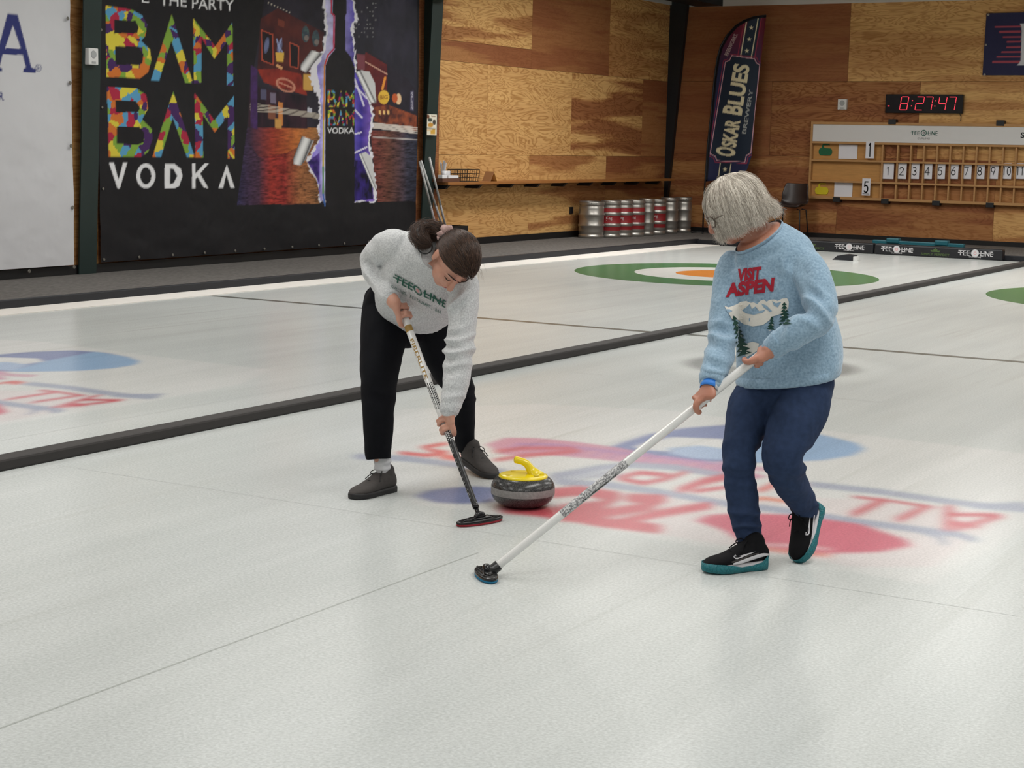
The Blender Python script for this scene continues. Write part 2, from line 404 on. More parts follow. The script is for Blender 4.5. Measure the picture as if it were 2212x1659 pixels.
# --- plywood
def plywood(name):
    m = bpy.data.materials.new(name); nt, b = nodes(m); b.inputs['Roughness'].default_value = 0.62; b.inputs['Specular IOR Level'].default_value = 0.25
    uv = N(nt, 'ShaderNodeAttribute', attribute_name='wallco'); tn = N(nt, 'ShaderNodeAttribute', attribute_name='tone')
    sp = N(nt, 'ShaderNodeSeparateColor'); nt.links.new(tn.outputs['Color'], sp.inputs[0])      # r tone, g blotch, b grain style
    mp = N(nt, 'ShaderNodeMapping'); mp.inputs['Scale'].default_value = (0.62, 2.5, 1); nt.links.new(uv.outputs['Vector'], mp.inputs[0])
    n1 = N(nt, 'ShaderNodeTexNoise'); n1.inputs['Scale'].default_value = 1.5; n1.inputs['Detail'].default_value = 3.5; n1.inputs['Roughness'].default_value = 0.55; n1.inputs['Distortion'].default_value = 0.6
    nt.links.new(mp.outputs[0], n1.inputs['Vector'])
    mu = N(nt, 'ShaderNodeMath', operation='MULTIPLY'); mu.inputs[1].default_value = 15.0; nt.links.new(n1.outputs['Fac'], mu.inputs[0])
    fr = N(nt, 'ShaderNodeMath', operation='PINGPONG'); fr.inputs[1].default_value = 0.5; nt.links.new(mu.outputs[0], fr.inputs[0])
    ln = N(nt, 'ShaderNodeMapRange'); ln.inputs['From Min'].default_value = 0.0; ln.inputs['From Max'].default_value = 0.30; ln.inputs['To Min'].default_value = 1.0; ln.inputs['To Max'].default_value = 0.0
    nt.links.new(fr.outputs[0], ln.inputs['Value'])
    mp2 = N(nt, 'ShaderNodeMapping'); mp2.inputs['Scale'].default_value = (0.9, 16, 1); nt.links.new(uv.outputs['Vector'], mp2.inputs[0])
    n2 = N(nt, 'ShaderNodeTexNoise'); n2.inputs['Scale'].default_value = 2.4; n2.inputs['Detail'].default_value = 6; nt.links.new(mp2.outputs[0], n2.inputs['Vector'])
    fb = N(nt, 'ShaderNodeMapRange'); fb.inputs['From Min'].default_value = 0.42; fb.inputs['From Max'].default_value = 0.68; nt.links.new(n2.outputs['Fac'], fb.inputs['Value'])
    mp3 = N(nt, 'ShaderNodeMapping'); mp3.inputs['Scale'].default_value = (0.30, 3.2, 1); nt.links.new(uv.outputs['Vector'], mp3.inputs[0])
    n3 = N(nt, 'ShaderNodeTexNoise'); n3.inputs['Scale'].default_value = 1.3; n3.inputs['Detail'].default_value = 4; n3.inputs['Distortion'].default_value = 0.3; nt.links.new(mp3.outputs[0], n3.inputs['Vector'])
    bl = N(nt, 'ShaderNodeMapRange'); bl.inputs['From Min'].default_value = 0.44; bl.inputs['From Max'].default_value = 0.56; bl.inputs['To Min'].default_value = -0.5; bl.inputs['To Max'].default_value = 0.5
    nt.links.new(n3.outputs['Fac'], bl.inputs['Value'])
    bg = N(nt, 'ShaderNodeMath', operation='MULTIPLY_ADD'); nt.links.new(bl.outputs[0], bg.inputs[0]); nt.links.new(sp.outputs[1], bg.inputs[1]); nt.links.new(sp.outputs[0], bg.inputs[2]); bg.use_clamp = True
    ramp = N(nt, 'ShaderNodeValToRGB'); e = ramp.color_ramp.elements
    e[0].position = 0.0; e[0].color = (0.67, 0.40, 0.155, 1); e[1].position = 1.0; e[1].color = (0.275, 0.10, 0.040, 1)
    k = e.new(0.45); k.color = (0.46, 0.225, 0.082, 1)
    nt.links.new(bg.outputs[0], ramp.inputs['Fac'])
    g1 = N(nt, 'ShaderNodeMath', operation='MULTIPLY'); nt.links.new(ln.outputs[0], g1.inputs[0]); nt.links.new(sp.outputs[2], g1.inputs[1])
    g2 = N(nt, 'ShaderNodeMath', operation='MULTIPLY_ADD'); g2.inputs[1].default_value = 0.34; nt.links.new(fb.outputs[0], g2.inputs[0]); nt.links.new(g1.outputs[0], g2.inputs[2]); g2.use_clamp = True
    dk = N(nt, 'ShaderNodeMix', data_type='RGBA', blend_type='MULTIPLY'); dk.inputs['B'].default_value = (0.62, 0.52, 0.42, 1)
    nt.links.new(g2.outputs[0], dk.inputs['Factor']); nt.links.new(ramp.outputs[0], dk.inputs['A'])
    # knots
    mp4 = N(nt, 'ShaderNodeMapping'); mp4.inputs['Scale'].default_value = (1.0, 1.35, 1); nt.links.new(uv.outputs['Vector'], mp4.inputs[0])
    vo = N(nt, 'ShaderNodeTexVoronoi'); vo.inputs['Scale'].default_value = 1.5; nt.links.new(mp4.outputs[0], vo.inputs['Vector'])
    kn = N(nt, 'ShaderNodeMapRange'); kn.inputs['From Min'].default_value = 0.028; kn.inputs['From Max'].default_value = 0.055; kn.inputs['To Min'].default_value = 0.65; kn.inputs['To Max'].default_value = 0.0
    nt.links.new(vo.outputs['Distance'], kn.inputs['Value'])
    kk = N(nt, 'ShaderNodeMix', data_type='RGBA'); kk.inputs['B'].default_value = (0.20, 0.085, 0.028, 1)
    nt.links.new(kn.outputs[0], kk.inputs['Factor']); nt.links.new(dk.outputs['Result'], kk.inputs['A'])
    nt.links.new(kk.outputs['Result'], b.inputs['Base Color'])
    return m
M_PLY = plywood('plywood_sheets')
M_SEAM = mat('wall_backing', (58, 38, 22), 0.8)
def ply_wall(name, to3d, panels, thick, label):
    """panels: (u0,u1,v0,v1, tone, blotch, grain) sheets fixed on the wall, 3 mm gaps between them"""
    bm = bmesh.new(); lw_ = bm.loops.layers.float_color.new('tone'); lc = bm.loops.layers.float_vector.new('wallco')
    for k, (u0, u1, v0, v1, t, bl, gr) in enumerate(panels):
        g = 0.002; q = [(u0+g, v0+g), (u1-g, v0+g), (u1-g, v1-g), (u0+g, v1-g)]
        F = [bm.verts.new(to3d(u, v, 0.0)) for u, v in q]; Bk = [bm.verts.new(to3d(u, v, -thick)) for u, v in q]
        fs = [bm.faces.new(F)]+[bm.faces.new((F[i], Bk[i], Bk[(i+1) % 4], F[(i+1) % 4])) for i in range(4)]
        off = (k*7.31, k*3.77)
        for f in fs:
            for l in f.loops:
                uu, vv = q[(F+Bk).index(l.vert) % 4]; l[lc] = (uu+off[0], vv+off[1], k*1.7); l[lw_] = (t, bl, gr, 1)
    us = [p[0] for p in panels]+[p[1] for p in panels]; vs = [p[2] for p in panels]+[p[3] for p in panels]
    a, b_, c, d = min(us)-.3, max(us)+.3, min(vs)-.2, max(vs)+.2
    f = bm.faces.new([bm.verts.new(to3d(u, v, -thick*0.9)) for u, v in ((a, c), (b_, c), (b_, d), (a, d))]); f.material_index = 1
    o = from_bm(name, bm, [M_PLY, M_SEAM], recalc=False); bm2 = None
    return tag(o, label, kind='structure')
rp = np.random.default_rng(11)
r1_, r2_ = 1.34, 2.63
PL = [(19.93, 22.43, r2_+.28, 3.98, 0.20, 0.9, 0.9), (19.93, 22.43, r2_, r2_+.28, 0.85, 0.4, 0.35), (22.43, 24.93, r2_, 3.98, 0.95, 0.25, 0.3), (24.93, 27.4, r2_, 3.98, 0.25, 0.35, 0.95),
      (19.93, 21.19, r1_, r2_, 0.13, 0.1, 0.9), (21.19, 23.71, r1_, r2_, 0.08, 0.1, 0.9), (23.71, 26.2, r1_, r2_-.0, 0.45, 0.9, 0.9), (26.2, 27.4, r1_, r2_, 0.95, 0.5, 0.3),
      (19.93, 22.43, 0.15, r1_, 0.10, 0.1, 0.85), (22.43, 24.93, 0.15, r1_, 0.30, 0.8, 0.6), (24.93, 27.4, 0.15, r1_, 0.75, 0.6, 0.4),
      (13.35, 19.93, 0.15, 3.98, 0.95, 0.2, 0.7), (-3, 13.35, 0.15, 3.98, 0.35, 0.3, 0.7)]
ply_wall('wall_left', lambda u, v, o: (XW+o, u, v), PL, 0.03, 'plywood side wall with light and reddish sheets')
PF = [(-13.2, -9.83, 2.64, 3.98, 0.92, 0.12, 0.25), (-9.83, -6.6, 2.64, 3.98, 0.13, 0.35, 0.75), (-6.6, 7, 2.64, 3.98, 0.5, 0.6, 0.6),
      (-13.2, -11.15, 1.40, 2.64, 0.92, 0.12, 0.25), (-11.15, -8.60, 1.40, 2.64, 0.84, 0.25, 1.0), (-8.60, 7, 1.40, 2.64, 0.16, 0.5, 0.55),
      (-13.2, -9.91, 0.13, 1.40, 0.72, 0.5, 0.6), (-9.91, -7.30, 0.13, 1.40, 0.82, 0.35, 0.6), (-7.30, 7, 0.13, 1.40, 0.30, 0.5, 0.6)]
ply_wall('wall_back', lambda u, v, o: (u, YW-o, v), PF, 0.03, 'plywood end wall behind the scoreboard')
M_KICK = mat('black_kickboard', (14, 14, 16), 0.5)
bm = bmesh.new(); box(bm, XW-0.02, XW+0.03, -3, YW, ZC, 0.155); tag(from_bm('baseboard_left', bm, M_KICK), 'black kickboard', kind='structure')
bm = bmesh.new(); box(bm, XW, 7, YW-0.03, YW+0.02, ZC, 0.135); tag(from_bm('baseboard_back', bm, M_KICK), 'black kickboard', kind='structure')
M_CEIL = mat('ceiling_liner', (196, 192, 186), 0.85, var=0.04, scale=3)
bm = bmesh.new(); box(bm, XW-0.3, 7, -3, YW+0.3, 4.42, 4.5); tag(from_bm('ceiling', bm, M_CEIL), 'white ceiling liner', kind='structure')
bm = bmesh.new(); box(bm, XW-0.3, 7, YW-0.02, YW+0.3, 3.90, 4.45); box(bm, XW-0.3, XW+0.03, -3, YW, 3.93, 4.45); tag(from_bm('trim_4', bm, M_CEIL), 'pale liner above the plywood', kind='structure')
# dark green steel frames, wider towards the top, a dark haunch across the corner
M_STEEL = mat('dark_green_steel', (27, 44, 42), 0.45, var=0.12, scale=6)
M_DARK = mat('dark_steel', (20, 23, 27), 0.5)
def column(y0, y1, d0, d1, label, m=M_STEEL, ym=None):
    bm = bmesh.new(); z0, z1 = ZC, 4.4
    for (a, b_) in ():
        rings(bm, [[(XW, a, z0), (XW+d0, a, z0), (XW+d0, b_, z0), (XW, b_, z0)], [(XW, a, z1), (XW+d1, a, z1), (XW+d1, b_, z1), (XW, b_, z1)]])
    rings(bm, [[(XW+d0-.02, y0, z0), (XW+d0, y0, z0), (XW+d0, y1, z0), (XW+d0-.02, y1, z0)], [(XW+d1-.02, y0, z1), (XW+d1, y0, z1), (XW+d1, y1, z1), (XW+d1-.02, y1, z1)]])
    ym = ym or (y0+y1)/2
    rings(bm, [[(XW, ym-.02, z0), (XW+d0-.02, ym-.02, z0), (XW+d0-.02, ym, z0), (XW, ym, z0)], [(XW, ym-.02, z1), (XW+d1-.02, ym-.02, z1), (XW+d1-.02, ym, z1), (XW, ym, z1)]])
    return tag(from_bm('steel_column', bm, m), label, kind='structure')
column(13.01, 13.26, 0.055, 0.25, 'dark green tapered steel column between the banners', ym=13.25)
column(19.42, 19.68, 0.055, 0.25, 'dark green tapered steel column beside the plywood')
bm = bmesh.new(); rings(bm, [[(XW, 27.14, ZC), (XW+.02, 27.14, ZC), (XW+.02, 27.23, ZC), (XW, 27.23, ZC)], [(XW, 27.14, 4.4), (XW+.36, 27.14, 4.4), (XW+.36, 27.23, 4.4), (XW, 27.23, 4.4)]])
tag(from_bm('steel_column', bm, M_DARK), 'black steel column in the corner', kind='structure')
bm = bmesh.new(); a = lw(1385, 0); b_ = fw(1515, 12)
rings(bm, [[(XW+.2, 25.6, 3.97), (XW+.2, 25.6, 4.3), (XW+.7, 25.6, 4.3), (XW+.7, 25.6, 3.97)], [(XW+.45, YW, 3.90), (XW+.45, YW, 4.3), (XW+.95, YW, 4.3), (XW+.95, YW, 3.90)]])
tag(from_bm('trim_5', bm, M_DARK), 'dark rafter haunch in the corner', kind='structure')
bm = bmesh.new(); box(bm, XW+.21, XW+.4, 19.38, 19.72, 3.42, 3.6); tag(from_bm('trim_6', bm, M_DARK), 'dark bracket on the column', kind='structure')

# --- things lying on or in the ice
M_DIV = mat('dark_foam_divider', (50, 47, 46), 0.75, var=0.12, scale=5, bump=0.1)
bm = bmesh.new(); box(bm, -5.945, -5.832, -2.5, 24.3, 0, 0.056, bev=0.012)
tag(from_bm('lane_divider', bm, M_DIV, smooth=False), 'long dark foam divider lying between the two ice sheets', 'lane divider')
def strip(name, x0, x1, y0, y1, col, label, cat, z=0.0004):
    P = np.array([(x0, y0, z), (x1, y0, z), (x1, y1, z), (x0, y1, z)], float)
    return tag(grid_mesh(name, P, np.array([[0, 1, 2, 3]]), np.tile(np.asarray(lin(col))/0.64, (4, 1)), M_ICEC), label, cat)
strip('hog_line', -10.86, -5.96, 12.56, 12.66, (118, 117, 112), 'dark grey line across the far sheet left of the divider', 'ice line')
strip('hog_line', -5.82, -0.6, 12.60, 12.70, (118, 117, 112), 'dark grey line across the near sheet behind the grey-haired sweeper', 'ice line')
strip('centre_line', -3.272, -3.264, -2.5, 5.3, (184, 185, 182), 'thin faint dark line running along the foreground ice', 'ice line')
def house(cx, cy, label):
    bm = bmesh.new()
    for k, (ro, ri) in enumerate(((1.829, 1.10), (1.10, 0.60), (0.60, 0.0))):
        if ri: flat(bm, [circ(0, 0, ro, n=96), circ(0, 0, ri, n=96)[::-1]], lambda p: (cx+p[0], cy+p[1], 0.0004), k)
        else: flat(bm, [circ(0, 0, ro, n=64)], lambda p: (cx+p[0], cy+p[1], 0.0004), k)
    flat(bm, [[(0.1, -0.3), (0.25, -0.35), (0.3, 0.3), (0.12, 0.2)]], lambda p: (cx+p[0], cy+p[1], 0.0006), 1)
    o = from_bm('house_target', bm, HM)
    for f in o.data.polygons:
        if f.normal.z < 0: f.flip()
    return tag(o, label, 'curling target')
def ring_ice(name, c):
    m = ice_material(name); nt = m.node_tree; b = nt.nodes['Principled BSDF']; src = b.inputs['Base Color'].links[0].from_socket
    mx = N(nt, 'ShaderNodeMix', data_type='RGBA', blend_type='MULTIPLY'); mx.inputs['Factor'].default_value = 1.0
    mx.inputs['B'].default_value = tuple(np.asarray(lin(c))/0.64)+(1,); nt.links.new(src, mx.inputs['A']); nt.links.new(mx.outputs['Result'], b.inputs['Base Color'])
    return m
HM = [ring_ice('green_ring_ice', (84, 128, 88)), ring_ice('white_ring_ice', (226, 222, 220)), ring_ice('orange_ring_ice', (226, 140, 66))]
house(-8.31, 19.07, 'green, white and orange target rings in the far sheet behind the grey-haired sweeper')
house(-3.25, 19.07, 'green target ring cut off by the right edge of the photo')
# grey round mark near the line
c = Canvas(lambda u, v: np.stack([u, v, np.full_like(u, 0.0004)], -1), -5.7, -3.3, 10.0, 12.4, 0.03, (255, 255, 255))
c.col[:] = 1.0
rr = np.hypot(c.U+4.5, c.Vv-11.2); c.col *= (1-0.42*np.clip((0.64-rr)/0.1, 0, 1)*np.clip((rr-0.25)/0.06, 0, 1))[..., None]
rr2 = np.clip((0.95-rr)/0.2, 0, 1)*np.clip((rr-0.62)/0.06, 0, 1); c.col *= (1+0.12*rr2)[..., None]
tag(c.build('ice_mark', M_ICEC), 'round grey mark in the ice behind the grey-haired sweeper', 'ice marking')
# the large sponsor logo under the ice, twice
c = Canvas(lambda u, v: np.stack([u, v, np.full_like(u, 0.0004)], -1), -5.75, -1.35, 5.6, 9.35, 0.016, (255, 255, 255))
c.col[:] = 1.0
def tint(rgb): return np.asarray(lin(rgb))/np.array([.625, .645, .625])
def cp(pts, rgb, a=1.0):
    t = tint(rgb); c.poly(pts, lambda x, y: np.broadcast_to(t, (len(x), 3)), a)
def cl(pts, w, rgb, a=1.0):
    t = tint(rgb); c.line(pts, w, lambda x, y: np.broadcast_to(t, (len(x), 3)), a, 4)
cp([(862, 884), (1150, 872), (1440, 886), (1800, 932), (2260, 985), (2330, 1040), (2230, 1130), (2010, 1264), (1760, 1222), (1400, 1160), (1190, 1120), (900, 1090), (840, 1040), (800, 960)], (217, 217, 214), .9)
cp([(1100, 1110), (1300, 1060), (1900, 1080), (2180, 1110), (2020, 1225), (1850, 1225), (1400, 1150)], (219, 208, 207), .7)
PK, RD, BL, GB, SB = (204, 146, 166), (202, 108, 116), (132, 142, 178), (164, 170, 186), (150, 178, 208)
cp([(1290, 976), (1340, 957), (1400, 938), (1480, 924), (1580, 917), (1680, 924), (1780, 940), (1850, 957), (1868, 970), (1842, 984), (1780, 994), (1720, 997), (1640, 1000), (1560, 998), (1450, 992), (1330, 985)], BL)
cp([(1650, 921), (1780, 940), (1850, 957), (1868, 970), (1842, 984), (1780, 994), (1720, 997), (1600, 999), (1600, 960)], SB)
cp([(1395, 957), (1450, 944), (1560, 948), (1600, 960), (1570, 972), (1500, 966), (1440, 975), (1395, 972), (1370, 965)], (218, 218, 216))
cp([(1440, 968), (1510, 962), (1590, 972), (1600, 996), (1500, 990), (1450, 980)], (168, 186, 212))
cp([(1050, 960), (1090, 945), (1160, 946), (1250, 955), (1330, 966), (1420, 984), (1500, 994), (1580, 1008), (1660, 1030), (1600, 1040), (1500, 1022), (1400, 1004), (1290, 992), (1190, 984), (1080, 982)], PK, .9)
for k in range(13):
    x = 1095+k*37; y = 958+max(0, (x-1150))*0.115; cl([(x, y+13), (x+26, y+1), (x+58, y+3)], 5, (178, 140, 180), .9)
for pts in ([(770, 986), (880, 991), (1000, 1006), (1090, 1020)], [(1195, 1028), (1290, 1011), (1360, 1004), (1460, 1010), (1570, 1028)], [(1750, 1046), (1900, 1062), (2040, 1082), (2130, 1093), (2215, 1090)], [(2100, 1092), (2230, 1102)]): cl(pts, 13, GB, .9)
for pts in ([(1200, 1040), (1320, 1048), (1420, 1062), (1570, 1088), (1720, 1106), (1860, 1128), (1990, 1145), (2060, 1152), (2105, 1166)], [(1990, 1145), (2030, 1158), (2040, 1172)]): cl(pts, 14, GB, .95)
cl([(1195, 1030), (1330, 1024)], 16, GB, .7)
# letters seen upside down between the blue lines
cl([(1845, 1073), (1925, 1082)], 6, RD); cl([(1905, 1082), (1845, 1110)], 15, RD); cl([(1932, 1083), (2015, 1096)], 6, RD); cl([(1998, 1096), (1942, 1122)], 15, RD)
cl([(2050, 1100), (2048, 1138)], 22, RD); cl([(2160, 1115), (2070, 1141)], 13, RD); cl([(2052, 1130), (2110, 1136)], 12, RD); cl([(2150, 1112), (2050, 1112)], 8, (196, 80, 92))
cl([(1340, 1032), (1380, 1021), (1440, 1026)], 10, RD); cl([(1340, 1034), (1390, 1044), (1440, 1034), (1480, 1020)], 10, RD); cl([(1470, 1058), (1520, 1040), (1570, 1030)], 16, RD); cl([(1500, 1062), (1570, 1052)], 9, RD)
cl([(1640, 1060), (1690, 1040), (1730, 1046)], 12, (214, 120, 116)); cl([(1600, 1082), (1650, 1076), (1720, 1086)], 8, (222, 150, 130)); cl([(1560, 1000), (1620, 1012), (1700, 1016)], 10, PK, .7)
# the curly red lettering below
cl([(1190, 1066), (1250, 1060), (1330, 1072), (1300, 1092), (1220, 1100), (1190, 1110)], 22, RD); cl([(1215, 1118), (1300, 1110), (1400, 1094), (1430, 1078), (1360, 1076)], 20, RD); cl([(1330, 1130), (1420, 1110), (1530, 1092)], 18, RD)
cl([(1120, 1098), (1200, 1110), (1300, 1128), (1420, 1142)], 22, RD); cl([(1090, 1098), (1180, 1104)], 24, (208, 92, 100), .9)
cp([(1500, 1125), (1530, 1112), (1600, 1108), (1720, 1112), (1860, 1132), (1960, 1166), (1968, 1180), (1900, 1193), (1800, 1196), (1700, 1192), (1640, 1182), (1600, 1170), (1560, 1145)], (206, 112, 128)); cl([(1640, 1184), (1720, 1194), (1790, 1200)], 9, (222, 150, 140))
cl([(1600, 1176), (1700, 1178), (1790, 1186)], 6, (226, 190, 192), .8)
# left end
cl([(965, 958), (915, 966), (935, 974), (965, 977), (925, 984), (865, 978)], 8, (214, 112, 112)); cl([(955, 986), (1005, 992)], 12, (220, 128, 124)); cl([(1070, 975), (1130, 968), (1240, 968)], 8, RD, .8); cl([(1070, 994), (1130, 985), (1250, 974)], 9, RD, .9)
cp([(895, 1072), (920, 1060), (970, 1053), (1030, 1050), (1090, 1055), (1070, 1085), (1000, 1089), (940, 1086)], (124, 132, 170), .95)
c.blur(5)
lg = c.build('ice_logo', M_ICEC); tag(lg, 'red and blue sponsor logo in the ice under the two sweepers', 'ice logo', 'logos printed in the ice')
l2 = lg.copy(); SC.collection.objects.link(l2); l2.location = (-5.085, 0.06, 0); l2['label'] = 'red and blue sponsor logo in the ice at the left edge of the photo'
# ------------------------------------------------------------------ banners and wall things
M_PRINT = attr_mat('printed_vinyl', 0.55, 0.3); M_CLOTH = attr_mat('printed_cloth', 0.6, 0.25)
M_GROM = mat('metal_grommet', (150, 148, 142), 0.35, 0.8)
def grommets(parent, pts, nrm, r=0.02):
    for p in pts:
        bm = bmesh.new(); a, b = frame_of(nrm, (0, 0, 1)); p = Vector(p); n_ = Vector(nrm)
        rings(bm, [ellipse(p+n_*0.002, a*r, b*r, 10), ellipse(p+n_*0.008, a*r*.8, b*r*.8, 10)])
        from_bm('grommet', bm, M_GROM, parent)
BO = 0.06
def fold_b(u, v):                            # folds of the black sheet
    w = np.clip((u-15.6)/2.5, 0, 1)
    return 0.020*w*np.sin((u-15)*5.2+0.5*np.sin(v*2))*(.6+.4*vnoise(u, v, .9, 14))+0.010*vnoise(u*1.6, v*0.35, 1.6, 3)+0.026*vnoise(u*.8+v*.5, v*1.5, 1.3, 8)*np.clip((0.85-v)/0.5, 0, 1)+.006*vnoise(u+v, v-u, 3.5, 13)
tl, bl, br = lw(224, 0, BO), lw(217, 578, BO), lw(899, 536, BO)
Y0, Y1, Z0 = float(bl[1]), float(br[1]), 0.172
c = Canvas(lambda u, v: np.stack([XW+BO+fold_b(u, v), u, v], -1), Y0, Y1, Z0, 3.75, 0.0125, (27, 26, 29))
n_ = vnoise(c.U, c.Vv, 3.0, 2); c.col *= (1+0.10*n_)[..., None]
SEED = np.random.default_rng(21); sx_ = SEED.uniform(220, 520, 380); sy_ = SEED.uniform(0, 350, 380); sc_ = SEED.integers(0, 6, 380)
PAL = 0.74*np.array([lin(k) for k in ((190, 45, 75), (230, 128, 55), (240, 222, 75), (140, 182, 70), (98, 172, 214), (78, 44, 104))])
def patch(x, y):
    xx = x+4*vnoise(x, y, .12, 4); yy = y*0.8+4*vnoise(x, y, .12, 5); d = (xx[:, None]-sx_)**2+(yy[:, None]-sy_*0.8)**2
    return PAL[sc_[np.argmin(d, 1)]]
def patch2(x, y): return patch((x-700)*3.2+235, (y-195)*3.2+20)
c.holes([(228, 12), (283, 20), (307, 33), (318, 53), (314, 78), (305, 88), (324, 107), (327, 131), (320, 156), (303, 169), (230, 166)],
        [[(246, 43), (293, 45), (300, 59), (296, 72), (246, 72)], [(249, 100), (299, 100), (310, 119), (307, 137), (297, 141), (250, 139)]], patch)
c.poly([(371, 31), (326, 173), (344, 174), (370, 88), (400, 179), (417, 180)], patch)
c.poly([(417, 39), (419, 180), (435, 180), (435, 82), (463, 127), (491, 90), (490, 185), (504, 185), (502, 48), (465, 100)], patch)
c.holes([(231, 187), (295, 191), (316, 205), (320, 234), (307, 258), (328, 279), (330, 299), (320, 328), (305, 339), (235, 339)],
        [[(249, 217), (293, 218), (303, 232), (298, 242), (250, 243)], [(252, 273), (301, 274), (312, 287), (310, 307), (299, 312), (252, 311)]], patch)
c.poly([(374, 198), (329, 339), (348, 339), (373, 254), (404, 340), (421, 340)], patch)
c.poly([(420, 200), (422, 341), (439, 341), (438, 248), (464, 286), (492, 251), (492, 342), (507, 342), (505, 207), (463, 260)], patch)
WH = (226, 226, 228)
c.poly([(235, 351), (246, 351), (256, 389), (266, 351), (275, 351), (259, 407), (254, 407)], WH)
c.holes(circ(315, 380, 20.5, 27), [circ(315, 380, 12, 18.5)], WH)
c.holes([(356, 354), (377, 354), (391, 365), (394, 381), (387, 402), (377, 407), (356, 407)], [[(367, 363), (375, 365), (383, 380), (375, 396), (367, 398)]], WH)
c.poly([(415, 353), (422, 353), (422, 375), (442, 353), (451, 353), (432, 375), (450, 406), (441, 406), (427, 382), (422, 387), (422, 407), (415, 407)], WH)
c.poly([(490, 355), (507, 406), (498, 406), (489, 375), (482, 406), (472, 406)], WH)
c.text('PARTY', (460, 21), (1, .06), (0, -25), WH, 0, 90); c.text('THE', (374, 13), (1, .06), (0, -25), WH, 0, 58); c.text('E', (314, 6), (1, .06), (0, -25), WH, 0, 15)
# the night street printed on the right half
def mixn(a, b, sx, sy, seed, gain=1.6):
    A, B = lin(a), lin(b)
    def f(x, y): t = np.clip(.5+gain*.5*vnoise(x*sx, y*sy, 1, seed), 0, 1)[:, None]; return A*(1-t)+B*t
    return f
def vgrad(stops, sx=.05, sy=.2, seed=3, amt=.35):
    xs = [s_[0] for s_ in stops]; cs = np.array([lin(s_[1]) for s_ in stops])
    def f(x, y):
        base = np.stack([np.interp(x, xs, cs[:, k]) for k in range(3)], 1); n = vnoise(x*sx, y*sy, 1, seed, 4)
        return np.clip(base*(1+amt*2*n[:, None]), 0, 1)
    return f
ART = [(574, -30), (563, 63), (541, 188), (534, 276), (512, 443), (688, 440), (901, 434), (901, -30)]
c.poly(ART, mixn((34, 32, 40), (48, 44, 56), .03, .03, 7))
c.poly([(534, 276), (512, 443), (690, 440), (690, 276)], vgrad([(512, (44, 42, 74)), (560, (70, 44, 62)), (585, (150, 50, 42)), (615, (136, 44, 40)), (650, (150, 96, 60)), (690, (120, 84, 54))], .12, .45, 3, .55))
c.poly([(536, 276), (690, 276), (690, 292), (620, 330), (560, 340), (533, 300)], vgrad([(540, (60, 40, 60)), (590, (150, 60, 40)), (640, (190, 110, 50)), (690, (170, 120, 70))], .1, .3, 9, .4), .7)
c.poly([(800, 282), (901, 285), (901, 434), (815, 436)], vgrad([(800, (110, 52, 48)), (840, (96, 60, 50)), (880, (52, 52, 66)), (901, (44, 46, 60))], .1, .45, 5, .6))
c.poly([(563, 40), (600, 18), (700, 70), (700, 170), (660, 205), (590, 190), (556, 150)], mixn((92, 42, 38), (60, 30, 34), .05, .03, 12))
for w in ([(565, 65), (589, 75), (590, 140), (566, 130)], [(626, 92), (645, 100), (644, 148), (627, 143)]): c.poly(w, (34, 26, 30)); c.line(w+[w[0]], 2.5, (176, 78, 58))
c.poly([(600, 40), (615, 46), (614, 60), (600, 55)], (120, 58, 46))
c.poly([(556, 150), (570, 178), (664, 207), (650, 160), (600, 148)], mixn((150, 52, 40), (104, 34, 32), .08, .05, 2))
c.holes(circ(617, 184, 23, 14, rot=.45), [circ(617, 184, 18, 10, rot=.45)], (196, 132, 110)); c.line([(603, 178), (632, 190)], 3, (196, 132, 110))
for k in range(4): c.ell(576+(k % 2)*28, 95+k*3, 5, 15, (124, 134, 176), .2, .45)
c.poly([(595, 113), (614, 113), (612, 134), (597, 132)], (222, 178, 78)); c.line([(598, 85), (604, 112)], 3, (150, 160, 200)); c.line([(608, 84), (602, 100), (610, 112)], 3, (150, 160, 200)); c.line([(599, 142), (608, 147)], 6, (214, 160, 110))
for k in range(8): c.ell(580+k*6.5, 6+k*3, 1.6, 1.6, (196, 186, 170))
for k in range(3): c.ell(660+k*22, 74+k*9, 8, 18, mixn((72, 96, 96), (54, 60, 76), .2, .2, k)); c.ell(662+k*22, 82+k*9, 5, 6, (126, 116, 112))
c.poly([(540, 160), (560, 190), (662, 208), (664, 278), (536, 274)], mixn((58, 34, 46), (26, 22, 30), .09, .02, 15, 2.4))
for (x, y, w, h, q) in ((563, 192, 12, 22, (86, 84, 110)), (584, 200, 12, 22, (120, 110, 130)), (579, 226, 16, 30, (130, 80, 60)), (601, 220, 10, 50, (206, 132, 70)), (594, 256, 14, 20, (200, 150, 80)), (655, 160, 20, 34, (204, 158, 80)), (690, 186, 14, 8, (220, 120, 70)), (546, 195, 5, 9, (214, 214, 224)), (664, 232, 10, 10, (190, 190, 200))):
    c.poly([(x, y), (x+w, y+2), (x+w, y+h+2), (x, y+h)], q)
for k in range(5): c.line([(541, 223+k*4), (600, 232+k*3), (700, 248+k*2.2)], 2.2, (212, 202, 186), .55)
c.poly([(542, 140), (556, 150), (556, 280), (541, 274)], mixn((74, 46, 104), (58, 36, 70), .1, .1, 4))
